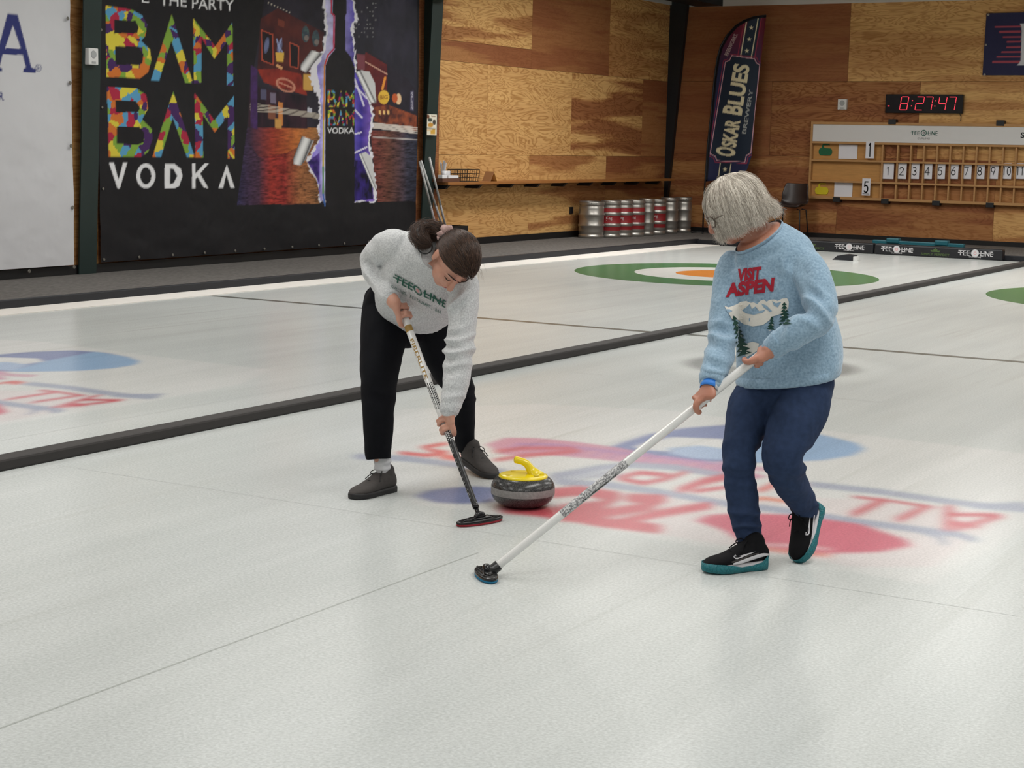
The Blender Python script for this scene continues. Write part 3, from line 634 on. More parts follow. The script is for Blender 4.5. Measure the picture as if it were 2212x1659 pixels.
# right side buildings
c.poly([(760, -30), (901, -30), (901, 200), (880, 170), (800, 110), (764, 120)], mixn((36, 36, 44), (50, 48, 62), .05, .02, 17))
for k in range(36):
    x = 762+int(SEED.integers(0, 9))*6; y = 6+int(SEED.integers(0, 9))*9; c.poly([(x, y), (x+3, y), (x+3, y+2.5), (x, y+2.5)], (150, 150, 150), .6)
c.poly([(790, 112), (836, 140), (836, 262), (796, 250), (766, 200)], mixn((110, 40, 40), (64, 30, 40), .06, .04, 19))
c.line([(790, 134), (836, 160)], 2.5, (206, 160, 140)); c.poly([(770, 116), (788, 118), (788, 152), (772, 150)], (122, 66, 76))
c.ell(829, 210, 12, 15, (222, 178, 66)); c.text('BIG', (829, 214), (1, 0), (0, -9), (120, 50, 30), .01, 16); c.line([(826, 192), (832, 168)], 5, (226, 146, 60))
c.poly([(808, 232), (838, 226), (900, 250), (900, 285), (808, 262)], mixn((146, 76, 50), (70, 40, 40), .14, .1, 23, 2.2))
for k in range(3): c.poly([(818+k*9, 238), (823+k*9, 239), (823+k*9, 248), (818+k*9, 246)], (226, 186, 120))
c.ell(861, 214, 6, 12, (226, 190, 150)); c.ell(853, 212, 6, 10, (190, 90, 50))
c.poly([(886, 196), (894, 196), (894, 240), (886, 238)], (70, 66, 92))
for k, ch in enumerate('SALOON'): c.text(ch, (890, 205+k*6.2), (1, 0), (0, -5.4), (206, 204, 216), 0.01, 4.2)
for k in range(4): c.line([(805, 266+k*3), (901, 276+k*4)], 3.2, (226, 216, 206), .75)
c.line([(806, 296), (901, 302)], 3, (190, 184, 180), .7)
# the torn hole, violet inside, the bottle
def tear(pts, amp, seed):
    out = []; r = np.random.default_rng(seed)
    for p, q in zip(pts, pts[1:]+pts[:1]):
        for t in np.arange(0, 1, 5/max(5, math.hypot(q[0]-p[0], q[1]-p[1]))): out.append((p[0]+(q[0]-p[0])*t+r.uniform(-amp, amp), p[1]+(q[1]-p[1])*t+r.uniform(-amp, amp)))
    return out
c.poly(tear([(697, -30), (700, 40), (702, 70), (697, 108), (672, 128), (668, 165), (690, 215), (690, 250), (684, 280), (690, 298), (664, 340), (668, 370), (688, 395), (690, 436), (812, 436), (812, 400), (803, 330), (800, 300), (808, 250), (795, 200), (770, 150), (768, 110), (764, 60), (772, 40), (760, -30)], 3.5, 31), (226, 224, 232))
c.poly(tear([(700, -30), (708, 60), (702, 110), (684, 150), (692, 200), (694, 250), (690, 285), (692, 300), (668, 350), (690, 400), (692, 434), (808, 434), (808, 400), (798, 330), (795, 300), (803, 250), (790, 200), (766, 150), (764, 110), (758, 60), (766, 40), (756, -30)], 2, 32), vgrad([(664, (120, 96, 190)), (690, (150, 140, 214)), (705, (200, 196, 232)), (764, (96, 84, 180)), (780, (64, 52, 150)), (800, (120, 90, 180))], .05, .06, 33, .3))
c.poly([(664, 350), (690, 330), (690, 434), (692, 400)], mixn((96, 66, 160), (40, 30, 90), .1, .08, 34, 2)); c.poly([(766, 345), (800, 350), (806, 430), (766, 434)], mixn((58, 40, 130), (20, 18, 40), .12, .05, 35, 2.2))
for p in ([(766, 170), (786, 228)], [(767, 185), (792, 212)], [(767, 238), (782, 254)], [(766, 290), (780, 286)], [(766, 330), (792, 318)]): c.line([p[0], p[1]], 4, (226, 222, 240), .8)
def curl(pts, seed):
    cx = sum(p[0] for p in pts)/len(pts)
    def f(x, y):
        a, b = np.array(pts[0]), np.array(pts[1]); n_ = np.array([-(b-a)[1], (b-a)[0]]); n_ = n_/np.linalg.norm(n_); d = (x-a[0])*n_[0]+(y-a[1])*n_[1]
        w = abs((np.array(pts[2])-a)@n_)+1; t = np.clip(abs(d)/w, 0, 1)[:, None]; k = np.abs(np.sin(t*math.pi*1.25)); return lin((70, 70, 74))*(1-k)+lin((232, 232, 232))*k
    c.poly(pts, f)
curl([(650, 138), (672, 108), (698, 116), (682, 132), (662, 158), (650, 150)][:2]+[(698, 116), (682, 132), (662, 158), (650, 150)], 1)
curl([(768, 156), (800, 222), (813, 222), (810, 180), (798, 155), (780, 152)], 2)
curl([(634, 340), (652, 294), (678, 304), (660, 345), (650, 358), (634, 354)], 3)
curl([(775, 333), (808, 412), (813, 410), (803, 340), (790, 328)], 4)
BOT = [(719, -30), (719, 30), (724, 34), (723, 108), (711, 122), (703, 142), (702, 430), (706, 444), (760, 444), (766, 436), (766, 145), (757, 122), (746, 108), (746, 34), (749, 28), (748, -30)]
c.poly(BOT, mixn((26, 25, 28), (32, 30, 34), .05, .02, 40))
edge = [(716, -30), (716, 28), (722, 34), (721, 106), (708, 120), (701, 142), (699, 260), (698, 360), (698, 420), (702, 444)]; ec = [(190, 50, 80)]*4+[(196, 70, 60), (206, 130, 50), (200, 180, 60), (100, 150, 90), (70, 110, 180)]
for p, q, k in zip(edge, edge[1:], ec): c.line([p, q], 3.2, k)
for lx, ly, w, h, t in ((736, 231, 56, 36, 'BAM'), (736, 271, 56, 34, 'BAM')):
    x0 = lx-w/2; B_ = lambda a, b: (x0+a*w, ly-b*h)
    c.holes([B_(0, 0), B_(0, 1), B_(.24, 1), B_(.31, .78), B_(.26, .54), B_(.34, .3), B_(.28, 0)], [[B_(.09, .12), B_(.22, .12), B_(.25, .28), B_(.22, .43), B_(.09, .43)], [B_(.09, .57), B_(.2, .57), B_(.22, .72), B_(.19, .86), B_(.09, .86)]], patch2)
    c.poly([B_(.5, 1), B_(.34, 0), B_(.42, 0), B_(.5, .55), B_(.59, 0), B_(.67, 0)], patch2); c.poly([B_(.69, 1), B_(.69, 0), B_(.76, 0), B_(.76, .65), B_(.86, .35), B_(.95, .65), B_(.95, 0), B_(1.02, 0), B_(1.02, 1), B_(.86, .58)], patch2)
c.text('VODKA', (736, 288), (1, 0), (0, -13), WH, .01, 58)
bk = empty('black_banner', (XW+BO, (Y0+Y1)/2, Z0), 'large black vodka banner with multicoloured letters and a night street picture', 'banner')
c.build('banner_sheet', M_CLOTH, bk)
gp = [(XW+BO+0.012, y, Z0+.03) for y in np.linspace(Y0+.04, Y1-.05, 12)]+[(XW+BO+.012, Y0+.04, z) for z in (.95, 1.8, 2.6)]
grommets(bk, gp, (1, 0, 0), .016)
# white banner left of the green column
y1w = float(lw(160, 580, BO)[1]); y0w = 9.6
def fold_w(u, v): return 0.016*vnoise(u+v*.6, v-u*.4, 1.6, 6)+.005*vnoise(u-v, v+u, 4.0, 16)+0.024*np.sin((u*1.2+v)*5)*np.clip((0.7-v)/.6, 0, 1)*vnoise(u, v, .9, 5)
c = Canvas(lambda u, v: np.stack([XW+BO+fold_w(u, v), u, v], -1), y0w, y1w, 0.165, 3.75, 0.0125, (206, 206, 209))
NB = (48, 54, 112)
c.holes([(16, 30), (38, 31), (68, 146), (77, 149), (77, 157), (50, 156), (50, 149), (56, 146), (49, 119), (6, 117), (-1, 145), (5, 148), (5, 155), (-22, 154), (-20, 147), (-14, 144)], [[(28, 55), (45, 105), (11, 104)]], NB)
c.holes(circ(83, 147, 7, 8.5), [circ(83, 147, 5.7, 7.1)], NB); c.text('R', (83.5, 152), (1, .05), (0, -9), NB, 0, 6); c.text('R', (3, 217), (1, .05), (0, -19), NB, .02, 12)
wb = empty('white_banner', (XW+BO, (y0w+y1w)/2, .15), 'white wall banner with large navy blue letter A at the left edge', 'banner')
c.build('banner_sheet', M_CLOTH, wb)
grommets(wb, [tuple(lw(x, y, BO+.02)) for x, y in ((146, 40), (151, 179), (153, 315), (157, 448), (160, 577), (63, 586))], (1, 0, 0), .02)
# wall speakers
M_WHP = mat('white_plastic', (214, 214, 212), 0.4); M_GRL = mat('grey_grille', (160, 162, 162), 0.7, var=.3, scale=200)
def wall_speaker(c0, ax, n_, w, h, label):
    c0 = Vector(c0); ax = Vector(ax); n_ = Vector(n_); up = Vector((0, 0, 1)); M = Matrix((ax, up, n_)).transposed().to_4x4(); M.translation = c0
    t = empty('wall_speaker', c0, label, 'speaker')
    bm = bmesh.new(); box(bm, -w/2, w/2, -h/2, h/2, -0.02, 0.045, M, bev=.008); from_bm('housing', bm, M_WHP, t)
    bm = bmesh.new(); rings(bm, [[M @ Vector((p[0], p[1]+h*.12, z)) for p in circ(0, 0, w*.30*s)] for z, s in ((.044, 1), (.05, .9))]); from_bm('speaker_grille', bm, M_GRL, t)
    bm = bmesh.new(); box(bm, -w*.2, w*.2, -h*.42, -h*.30, .044, .049, M); from_bm('indicator', bm, M_GRL, t)
p1, p2 = lw(184, 103, .165), lw(207, 141, .165)
wall_speaker((XW+.165, (p1[1]+p2[1])/2, (p1[2]+p2[2])/2), (0, -1, 0), (1, 0, 0), abs(p2[1]-p1[1])*.92, abs(p2[2]-p1[2]), 'white wall speaker on the green column between two banners')
p1, p2 = fw(1812, 214), fw(1830, 237)
wall_speaker(((p1[0]+p2[0])/2, YW, (p1[2]+p2[2])/2), (1, 0, 0), (0, -1, 0), p2[0]-p1[0], p1[2]-p2[2], 'small white wall speaker left of the red digital clock')
# poster on the column
c = Canvas(lambda u, v: np.stack([np.full_like(u, XW+.157+.02), u, v], -1), 19.36, 19.60, 1.60, 1.88, 0.012, (222, 216, 200))
c.ell(924, 252, 4, 5, (110, 70, 50)); c.ell(929, 259, 5, 4, (60, 70, 60)); c.ell(938, 264, 3.5, 6, (70, 66, 60)); c.ell(930, 270, 6, 5, (190, 140, 60)); c.poly([(920, 280), (940, 280), (940, 290), (930, 290), (930, 282), (920, 282)], (204, 160, 70)); c.line([(921, 277), (940, 278)], 2, (90, 80, 60)); c.line([(932, 250), (940, 252)], 2, (120, 90, 60))
tag(c.build('poster', M_PRINT), 'small printed poster taped to the green column above the brooms', 'poster')
# outlet
bm = bmesh.new(); a, b_ = lw(1230, 447), lw(1236, 461); box(bm, XW-.01, XW+.02, float(a[1]), float(b_[1]), float(b_[2]), float(a[2]), bev=.003)
tag(from_bm('wall_outlet', bm, M_DARK), 'black wall outlet plate left of the kegs', 'outlet')

# --- feather flag by the corner
FO = 0.55
LE = np.array([(1655, 33), (1629, 36), (1607, 44), (1588, 56), (1569.5, 77), (1556, 101), (1549, 127), (1543, 168), (1536, 243), (1528, 318), (1523, 392)])
RE = np.array([(1655.5, 33), (1654, 44), (1644, 131), (1631, 243), (1627, 299), (1624, 336), (1614, 366), (1599, 380), (1560, 388), (1525, 392)])
def flagmap(u, v):
    y = 33+(392-33)*(1-v)**1.5; xl = np.interp(y, LE[:, 1], LE[:, 0]); xr = np.interp(y, RE[:, 1], RE[:, 0]); x = xl+(xr-xl)*u
    d = CF[None, None]+((x-IW/2)/FPX)[..., None]*CR-((y-IH/2)/FPX)[..., None]*CU; yy = YW-FO+0.03*np.sin(u*5+v*4)
    return CO+d*((yy-CO[1])/d[..., 1])[..., None]
c = Canvas(flagmap, 0, 1, 0, 1, 1/230, (38, 46, 78))
A_, B_ = lin((104, 34, 54)), lin((38, 44, 76)); c.col[:] = A_+(B_-A_)*np.clip((c.X[..., 1]-60)/90, 0, 1)[..., None]
NV, CRM, PKR = (30, 42, 58), (214, 206, 172), (150, 50, 74)
c.line([(1654, 44), (1644, 131)], 5, (96, 30, 48))
c.poly([(1618, 34), (1644, 34), (1628, 126), (1600, 120)], NV); c.line([(1613, 44), (1600, 121)], 2.2, CRM); c.line([(1638, 38), (1623, 124)], 2.2, CRM)
c.line([(1607, 48), (1594, 118)], 1.8, PKR); c.line([(1645, 40), (1630, 126)], 1.8, PKR)
PN = [(1581, 120), (1630, 127), (1634, 136), (1641, 140), (1622, 330), (1612, 336), (1609, 350), (1549, 347), (1545, 338), (1534, 332), (1567, 134), (1576, 130)]
c.poly(PN, NV); c.line(PN+[PN[0]], 1.8, (196, 150, 160)); c.line([(x-4 if x < 1590 else x+4, y-3 if y < 200 else y+3) for x, y in PN], 1.4, PKR)
c.poly([(1556, 350), (1580, 353), (1574, 392), (1550, 392)], NV); c.line([(1556, 352), (1551, 390)], 2, CRM); c.line([(1579, 354), (1573, 390)], 2, CRM)
def star(x, y, r): c.poly([(x+(r if k % 2 == 0 else r*.42)*math.sin(k*math.pi/5), y-(r if k % 2 == 0 else r*.42)*math.cos(k*math.pi/5)) for k in range(10)], CRM)
for x, y in ((1623, 60), (1618.5, 85), (1613.5, 110), (1566, 366)): star(x, y, 5.5)
ex = np.array([33.5, -200.0]); L_ = np.hypot(*ex); e1 = ex/L_; cap = np.array([-36, -6.0]); o0 = np.array([1585, 340.0])
for t0, t1, s_, hs in ((0.0, .095, 'O', 1.12), (.10, .40, 'SKAR', .86), (.45, .55, 'B', 1.12), (.55, 1.0, 'LUES', .92)):
    c.text(s_, o0+ex*(t0+t1)/2, e1, cap*hs, CRM, .035, (t1-t0)*L_*.97)
c.text('BREWERY', np.array([1611, 290])+np.array([8, -48]), np.array([.165, -.986]), (-9, -1.5), (170, 174, 170), .005, 96)
c.text('BEERWORKS.', (1583, 98), np.array([.42, -.9]), (-8, -3.5), (190, 170, 170), .01, 52)
c.line([(x+2, y+1) for x, y in LE], 7, (16, 16, 24))
ff = empty('feather_flag', (fw(1522, 505, FO)[0], YW-FO, ZC), 'tall navy feather flag with cream brewery lettering beside the corner', 'flag')
c.build('flag_cloth', M_CLOTH, ff)
bm = bmesh.new(); pl = [tuple(fw(x, y, FO-.012)) for x, y in LE]+[tuple(fw(1520, 440, FO-.012)), (float(fw(1518, 505, FO)[0]), YW-FO, ZC+.02)]
tube(bm, pl, [.010]*4+[.014]*(len(pl)-4), 8); from_bm('flag_pole', bm, M_DARK, ff, True)
bm = bmesh.new(); q = Vector((float(fw(1518, 505, FO)[0]), YW-FO, ZC))
for a in (0.4, 2.0, 3.5, 5.1): tube(bm, [q+Vector((0, 0, .03)), q+Vector((.2*math.cos(a), .2*math.sin(a), .012))], .011, 8)
from_bm('flag_base', bm, M_DARK, ff, True)
# --- navy banner at the right edge
c = Canvas(lambda u, v: np.stack([u, YW-.03-.02*vnoise(u*1.5+v, v, 1.3, 3)-.01, v], -1), float(fw(2132, 30)[0]), float(fw(2340, 30)[0]), float(fw(2125, 163)[2]), float(fw(2133, 29)[2]), .012, (42, 42, 74))
for y, x in zip((58, 69, 80, 90.5, 102, 112.5, 123, 134), (2151, 2160, 2168, 2177, 2176, 2165, 2155, 2145)): c.line([(x, y), (2203, y-.5)], 4.2, (164, 74, 88))
c.poly([(2203, 51), (2262, 50), (2262, 60), (2250, 64), (2250, 130), (2262, 134), (2262, 142), (2197, 141), (2201, 137), (2205, 130), (2207, 62), (2205, 55)], (206, 206, 212))
nb = empty('navy_banner', tuple(c.W[0, 0]), 'navy banner with red stripes and a white letter at the right edge', 'banner')
c.build('banner_sheet', M_CLOTH, nb); grommets(nb, [tuple(fw(x, y, .06)) for x, y in ((2135, 32), (2130, 97), (2127, 161))], (0, -1, 0), .02)
# ------------------------------------------------------------------ end wall: scoreboard, clock, chair, bumpers
M_OAK = mat('pale_oak', (178, 134, 84), 0.6, var=0.2, scale=6, stretch=(1, 1, 8)); M_WBRD = mat('white_board', (214, 213, 212), 0.45); M_CARD = mat('white_card', (222, 222, 228), 0.5)
M_INK = mat('black_ink', (26, 26, 30), 0.6); M_INKG = mat('grey_ink', (60, 62, 66), 0.6); M_TEAL = mat('logo_green', (38, 92, 80), 0.6); M_GRN = mat('green_vinyl', (10, 96, 60), 0.5); M_YEL = mat('yellow_vinyl', (206, 190, 30), 0.5)
M_RED = mat('red_marks', (200, 50, 60), 0.5); M_TEALP = mat('teal_plastic', (24, 92, 104), 0.45)
SO = 0.10                                                    # depth of the scoreboard
FX = lambda x, y=345, o=SO: float(fw(x, y, o)[0]); FZ = lambda y, x=1760, o=SO: float(fw(x, y, o)[2])
sx0, sx1 = FX(1748.5), FX(2420); zt, zb = FZ(262.5), FZ(427)
sb = empty('scoreboard', (sx0, YW-SO, zb), 'wide wooden curling scoreboard with white header hanging on the end wall', 'scoreboard')
def fbox(name, x0, x1, z0, z1, y0, y1, m, parent, bev=.004):
    bm = bmesh.new(); box(bm, x0, x1, min(y0, y1), max(y0, y1), z0, z1, bev=bev); return from_bm(name, bm, m, parent)
zr = [zt, FZ(302.5), FZ(343.5), FZ(388.5), zb]
for z, h in ((zr[0], .045), (zr[1]-.02, .035), (zr[2], .032), (zr[3], .032), (zr[4]+.03, .045)): fbox('rail', sx0, sx1, z-h, z, YW, YW-SO, M_OAK, sb)
fbox('frame_side', sx0, sx0+.035, zb-.012, zt, YW, YW-SO-.004, M_OAK, sb)
fbox('frame_side', sx1-.035, sx1, zb-.012, zt, YW, YW-SO-.004, M_OAK, sb)
fbox('header_panel', sx0+.036, sx1, zr[1]-.018, zt-.045, YW-.03, YW-SO+.01, M_WBRD, sb, .002)
M_BACK = mat('light_ply_backing', (186, 136, 74), .6, var=.25, scale=5, stretch=(1, 1, 7))
fbox('back_panel', sx0+.03, FX(1905), zb+.02, zr[1]-.05, YW-.001, YW-.016, M_BACK, sb, .001)
xs = [FX(1905), FX(1937.5)]+[FX(1966+28.45*k) for k in range(16)]
for x in xs:
    for za, zb_ in ((zr[2], zr[1]-.055), (zr[3], zr[2]-.032), (zr[4]+.03, zr[3]-.032)): fbox('divider', x-.013, x+.013, za, zb_, YW-.004, YW-SO+.012, M_OAK, sb, .002)
bm = bmesh.new(); hx, hz = FX(1992), FZ(286.5, 1992); teeline(bm, lambda p: (hx+p[0]*.95, YW-SO-.0115+.02, hz-.04+p[1]), .070, 0, 1)
put_text(bm, 'CURLING', lambda p: (hx+p[0], YW-SO-.0115+.02, hz-.105+p[1]), 2, 0, .20, .030)
from_bm('header_lettering', bm, [M_TEAL, M_INKG, M_INKG, M_INK], sb, recalc=False); bm = bmesh.new(); put_text(bm, 'Sheet', lambda p: (FX(2222)+p[0], YW-SO-.0115+.02, hz-.055+p[1]), 3, .03, .30, .085)
from_bm('header_lettering', bm, [M_TEAL, M_INKG, M_INKG, M_INK], sb, recalc=False)
def rock2d(s): return [(-.5*s, -.02*s), (-.46*s, -.16*s), (-.36*s, -.25*s), (.36*s, -.25*s), (.46*s, -.16*s), (.5*s, -.02*s), (.46*s, .12*s), (.36*s, .2*s), (-.08*s, .22*s), (-.16*s, .30*s), (-.12*s, .40*s), (.28*s, .40*s), (.28*s, .48*s), (-.18*s, .48*s), (-.26*s, .38*s), (-.28*s, .22*s), (-.38*s, .2*s), (-.47*s, .12*s)]
for (px, py, m, n_) in ((1781.5, 327, M_GRN, 'green_stone_sign'), (1777.5, 411.5, M_YEL, 'yellow_stone_sign')):
    bm = bmesh.new(); x, z = FX(px, 345, .04), FZ(py, px, .04); prism(bm, [[(a, b_*1.08) for a, b_ in rock2d(.235)]], lambda p: (x+p[0], YW-.015, z+p[1]), lambda p: (x+p[0], YW-.032, z+p[1])); from_bm(n_, bm, m, sb)
for px, z, up in ((1923, zt, 1), (2156, zt, 1), (1811, zb, -1), (1916, zb, -1), (2027, zb, -1), (2144, zb, -1)):
    x = FX(px); fbox('bracket', x-.062, x+.062, z-.03 if up > 0 else z-.055, z+.055 if up > 0 else z+.022, YW, YW-SO-.012, M_DARK, sb)
def arc(cx, cy, rx, ry, a0, a1, n=14): return [(cx+rx*math.cos(math.radians(a0+(a1-a0)*k/n)), cy+ry*math.sin(math.radians(a0+(a1-a0)*k/n))) for k in range(n+1)]
STROKES = {'0': [arc(.5, .5, .36, .48, 0, 360, 24)], '1': [[(.34, .84), (.52, .98), (.52, .02)]], '2': [arc(.48, .70, .33, .28, 165, -40)+[(.14, .02), (.86, .02)]], '3': [arc(.45, .74, .30, .24, 150, -85)+arc(.45, .27, .35, .26, 85, -150)],
           '4': [[(.66, .02), (.66, .98), (.10, .30), (.90, .30)]], '5': [[(.80, .97), (.28, .97), (.22, .56)]+arc(.46, .32, .34, .31, 115, -145)], '6': [[(.66, .98), (.30, .60)]+arc(.50, .31, .34, .29, 150, -210, 20)], '7': [[(.14, .97), (.84, .97), (.40, .02)]],
           '8': [arc(.5, .74, .27, .24, -90, 270, 18), arc(.5, .26, .34, .25, 90, 450, 18)], '9': [arc(.48, .68, .32, .29, 0, 360, 18), [(.80, .68), (.52, .02)]]}
def numerals(bm, body, f, h, w, th, mi):
    n = len(body)
    for k, ch in enumerate(body):
        cw = w if n == 1 else w*.80; ox = (k-(n-1)/2)*w*(.78 if '0' not in body else .86)-cw/2
        for S in STROKES[ch]:
            P = [Vector((ox+x*cw, y*h)) for x, y in S]
            for p, q in zip(P, P[1:]):
                d = (q-p).normalized(); n_ = Vector((-d.y, d.x))*th/2; e = d*th*.35; flat(bm, [[tuple(p-e+n_), tuple(q+e+n_), tuple(q+e-n_), tuple(p-e-n_)]], f, mi)
def fcard(px0, px1, py0, py1, body, bold, label, cat, group, y, hgt=.62, wid=None, underline=False):
    x0, x1, z1, z0 = FX(px0, 345, y), FX(px1, 345, y), FZ(py0, (px0+px1)/2, y), FZ(py1, (px0+px1)/2, y)
    bm = bmesh.new(); box(bm, x0, x1, YW-y, YW-y+.004, z0, z1, bev=.0012); w, h = x1-x0, z1-z0
    if body:
        f = lambda p: ((x0+x1)/2+p[0], YW-y-.0012, z0+h*(.5-hgt/2)+p[1]); numerals(bm, body, f, h*hgt, w*.56 if bold < .02 else w*.66, .0125 if bold < .02 else .021, 1)
        if underline: flat(bm, [[(-w*.4, -h*.07), (w*.4, -h*.07), (w*.4, -h*.10), (-w*.4, -h*.10)]], f, 1)
    return tag(from_bm('number_card' if body else 'name_card', bm, [M_CARD, M_INKG if bold < .02 else M_INK], recalc=False), label, cat, group)
cx_ = [(1907, 1932), (1938.5, 1959.5), (1967, 1987), (1994, 2015), (2021.5, 2043), (2050, 2071.5), (2078, 2100), (2107, 2128.5), (2136, 2158), (2165, 2186.5), (2194, 2216)]
for k, (a, b_) in enumerate(cx_): fcard(a, b_, 353, 386.5, str(k+1), 0.0, 'small white card with number %d in the middle row of the scoreboard' % (k+1), 'card', 'end number cards', .05, .52, .42 if k < 9 and k else (.18 if k == 0 else .7))
fcard(1869, 1887.5, 305.5, 342, '1', .035, 'larger white score card with bold 1 beside the green stone sign', 'card', 'score cards', SO+.006, .80, .40)
fcard(1865, 1883, 385.5, 422.5, '5', .03, 'larger white score card with bold 5 beside the yellow stone sign', 'card', 'score cards', SO+.006, .64, .62, True)
fcard(1810.5, 1851, 312.5, 343.5, '', 0, 'blank white card right of the green stone sign', 'card', 'blank name cards', .03)
fcard(1805, 1844.5, 394.5, 425.5, '', 0, 'blank white card right of the yellow stone sign', 'card', 'blank name cards', .03)
# clock
M_CASE = mat('clock_case', (12, 12, 18), 0.25); M_LED = mat('red_led', (255, 64, 84), 0.4, emit=.85)
ck = empty('digital_clock', (float(fw(1995, 245, .07)[0]), YW-.07, float(fw(1995, 245)[2])), 'long black digital wall clock showing red numbers 8:27:47', 'clock')
x0, x1, z1, z0 = FX(1913.5, 205, .07), FX(2081, 205, .07), FZ(204, 1995, .07), FZ(244.5, 1995, .07); fbox('clock_case', x0, x1, z0, z1, YW, YW-.07, M_CASE, ck, .008)
SEG = {'0': 'abcdef', '1': 'bc', '2': 'abged', '3': 'abgcd', '4': 'fgbc', '5': 'afgcd', '6': 'afgedc', '7': 'abc', '8': 'abcdefg', '9': 'abcdfg'}
def digit(name, px, ch):
    bm = bmesh.new(); xm, zm, w, h, t = FX(px, 205, .075), FZ(223.5, 1995, .075),  .060, .104, .0105
    def q(a, b_):
        a = Vector((a[0]+.13*a[1], a[1])); b_ = Vector((b_[0]+.13*b_[1], b_[1])); d = (b_-a).normalized(); n_ = Vector((-d.y, d.x))*t/2; a += d*.009; b_ -= d*.009
        prism(bm, [[(a+n_)[:], (a-d*t*.4)[:], (a-n_)[:], (b_-n_)[:], (b_+d*t*.4)[:], (b_+n_)[:]]], lambda p: (xm+p[0], YW-.069, zm+p[1]), lambda p: (xm+p[0], YW-.073, zm+p[1]))
    P = dict(a=((-w, h), (w, h)), b=((w, h), (w, 0)), c=((w, 0), (w, -h)), d=((-w, -h), (w, -h)), e=((-w, 0), (-w, -h)), f=((-w, h), (-w, 0)), g=((-w, 0), (w, 0)))
    for s_ in SEG[ch]: q(*P[s_])
    from_bm(name, bm, M_LED, ck)
for px, ch in ((1954, '8'), (1987.5, '2'), (2006.5, '7'), (2036.5, '4'), (2056.5, '7')): digit('digit', px, ch)
for px in (1970.5, 2021):
    bm = bmesh.new()
    for py in (217.5, 229): x, z = FX(px+(1 if py < 220 else -.5), 205, .075), FZ(py, 1995, .075); box(bm, x-.008, x+.008, YW-.073, YW-.06, z-.008, z+.008)
    from_bm('colon', bm, M_LED, ck)
bm = bmesh.new(); x, z = FX(1920.5, 205, .075), FZ(229.5, 1995, .075); box(bm, x-.016, x+.016, YW-.073, YW-.06, z-.008, z+.008); from_bm('indicator_light', bm, M_LED, ck)
bm = bmesh.new(); tube(bm, [tuple(fw(x, y, .02)) for x, y in ((2072, 243), (2076, 252), (2075, 262))], .006, 6); from_bm('power_cord', bm, M_DARK, ck)
# chair
M_LEATH = mat('dark_brown_leather', (44, 34, 32), 0.38, var=.15, scale=12)
cy_ = YW-.62; P_ = lambda x, y, o=0.0: Vector(hit(x, y, 1, cy_+o)); sl, sr = P_(1680, 440), P_(1741, 440); cc = (sl+sr)/2; zs = float(P_(1712, 446)[2]); hw = (sr-sl).length/2
ch = empty('shell_chair', (cc[0], cy_, ZC), 'dark brown shell chair with thin metal legs left of the scoreboard', 'chair')
bm = bmesh.new(); rs = []
for (dy, dz, w, dip) in ((-.21, -.012, .86, .0), (-.18, .008, .96, .03), (0, -.03, 1.0, .05), (.15, -.02, 1.0, .05), (.20, .04, 1.0, .06), (.235, .16, .98, .055), (.26, .28, .92, .04), (.275, .355, .84, .03), (.278, .372, .74, .02)):
    row = []
    for k in range(9):
        s_ = (k-4)/4; row.append(Vector((cc[0]+hw*w*s_, cy_-.02+dy-(abs(s_)**2.5)*dip*(1.6 if dz > .05 else .2), zs+dz+(abs(s_)**2.5)*dip*(.3 if dz > .05 else 1.3))))
    rs.append(row)
G = [[bm.verts.new(p) for p in r] for r in rs]
for a, b_ in zip(G, G[1:]):
    for i in range(8): bm.faces.new((a[i], a[i+1], b_[i+1], b_[i]))
o = from_bm('seat_shell', bm, M_LEATH, ch, True); md = o.modifiers.new('t', 'SOLIDIFY'); md.thickness = .03; md = o.modifiers.new('s', 'SUBSURF'); md.levels = md.render_levels = 2
for sx, sy in ((-1, -1), (1, -1), (1, 1), (-1, 1)):
    bm = bmesh.new(); tube(bm, [(cc[0]+sx*hw*.55, cy_+sy*.10, zs-.04), (cc[0]+sx*hw*.80, cy_+sy*.14, zs-.05), (cc[0]+sx*hw*.96, cy_+sy*.20, ZC)], .010, 8); from_bm('leg', bm, M_DARK, ch, True)
bm = bmesh.new(); tube(bm, [(cc[0]-hw*.9, cy_-.18, ZC+.12), (cc[0]+hw*.9, cy_-.18, ZC+.12)], .008, 8); from_bm('foot_bar', bm, M_DARK, ch, True)
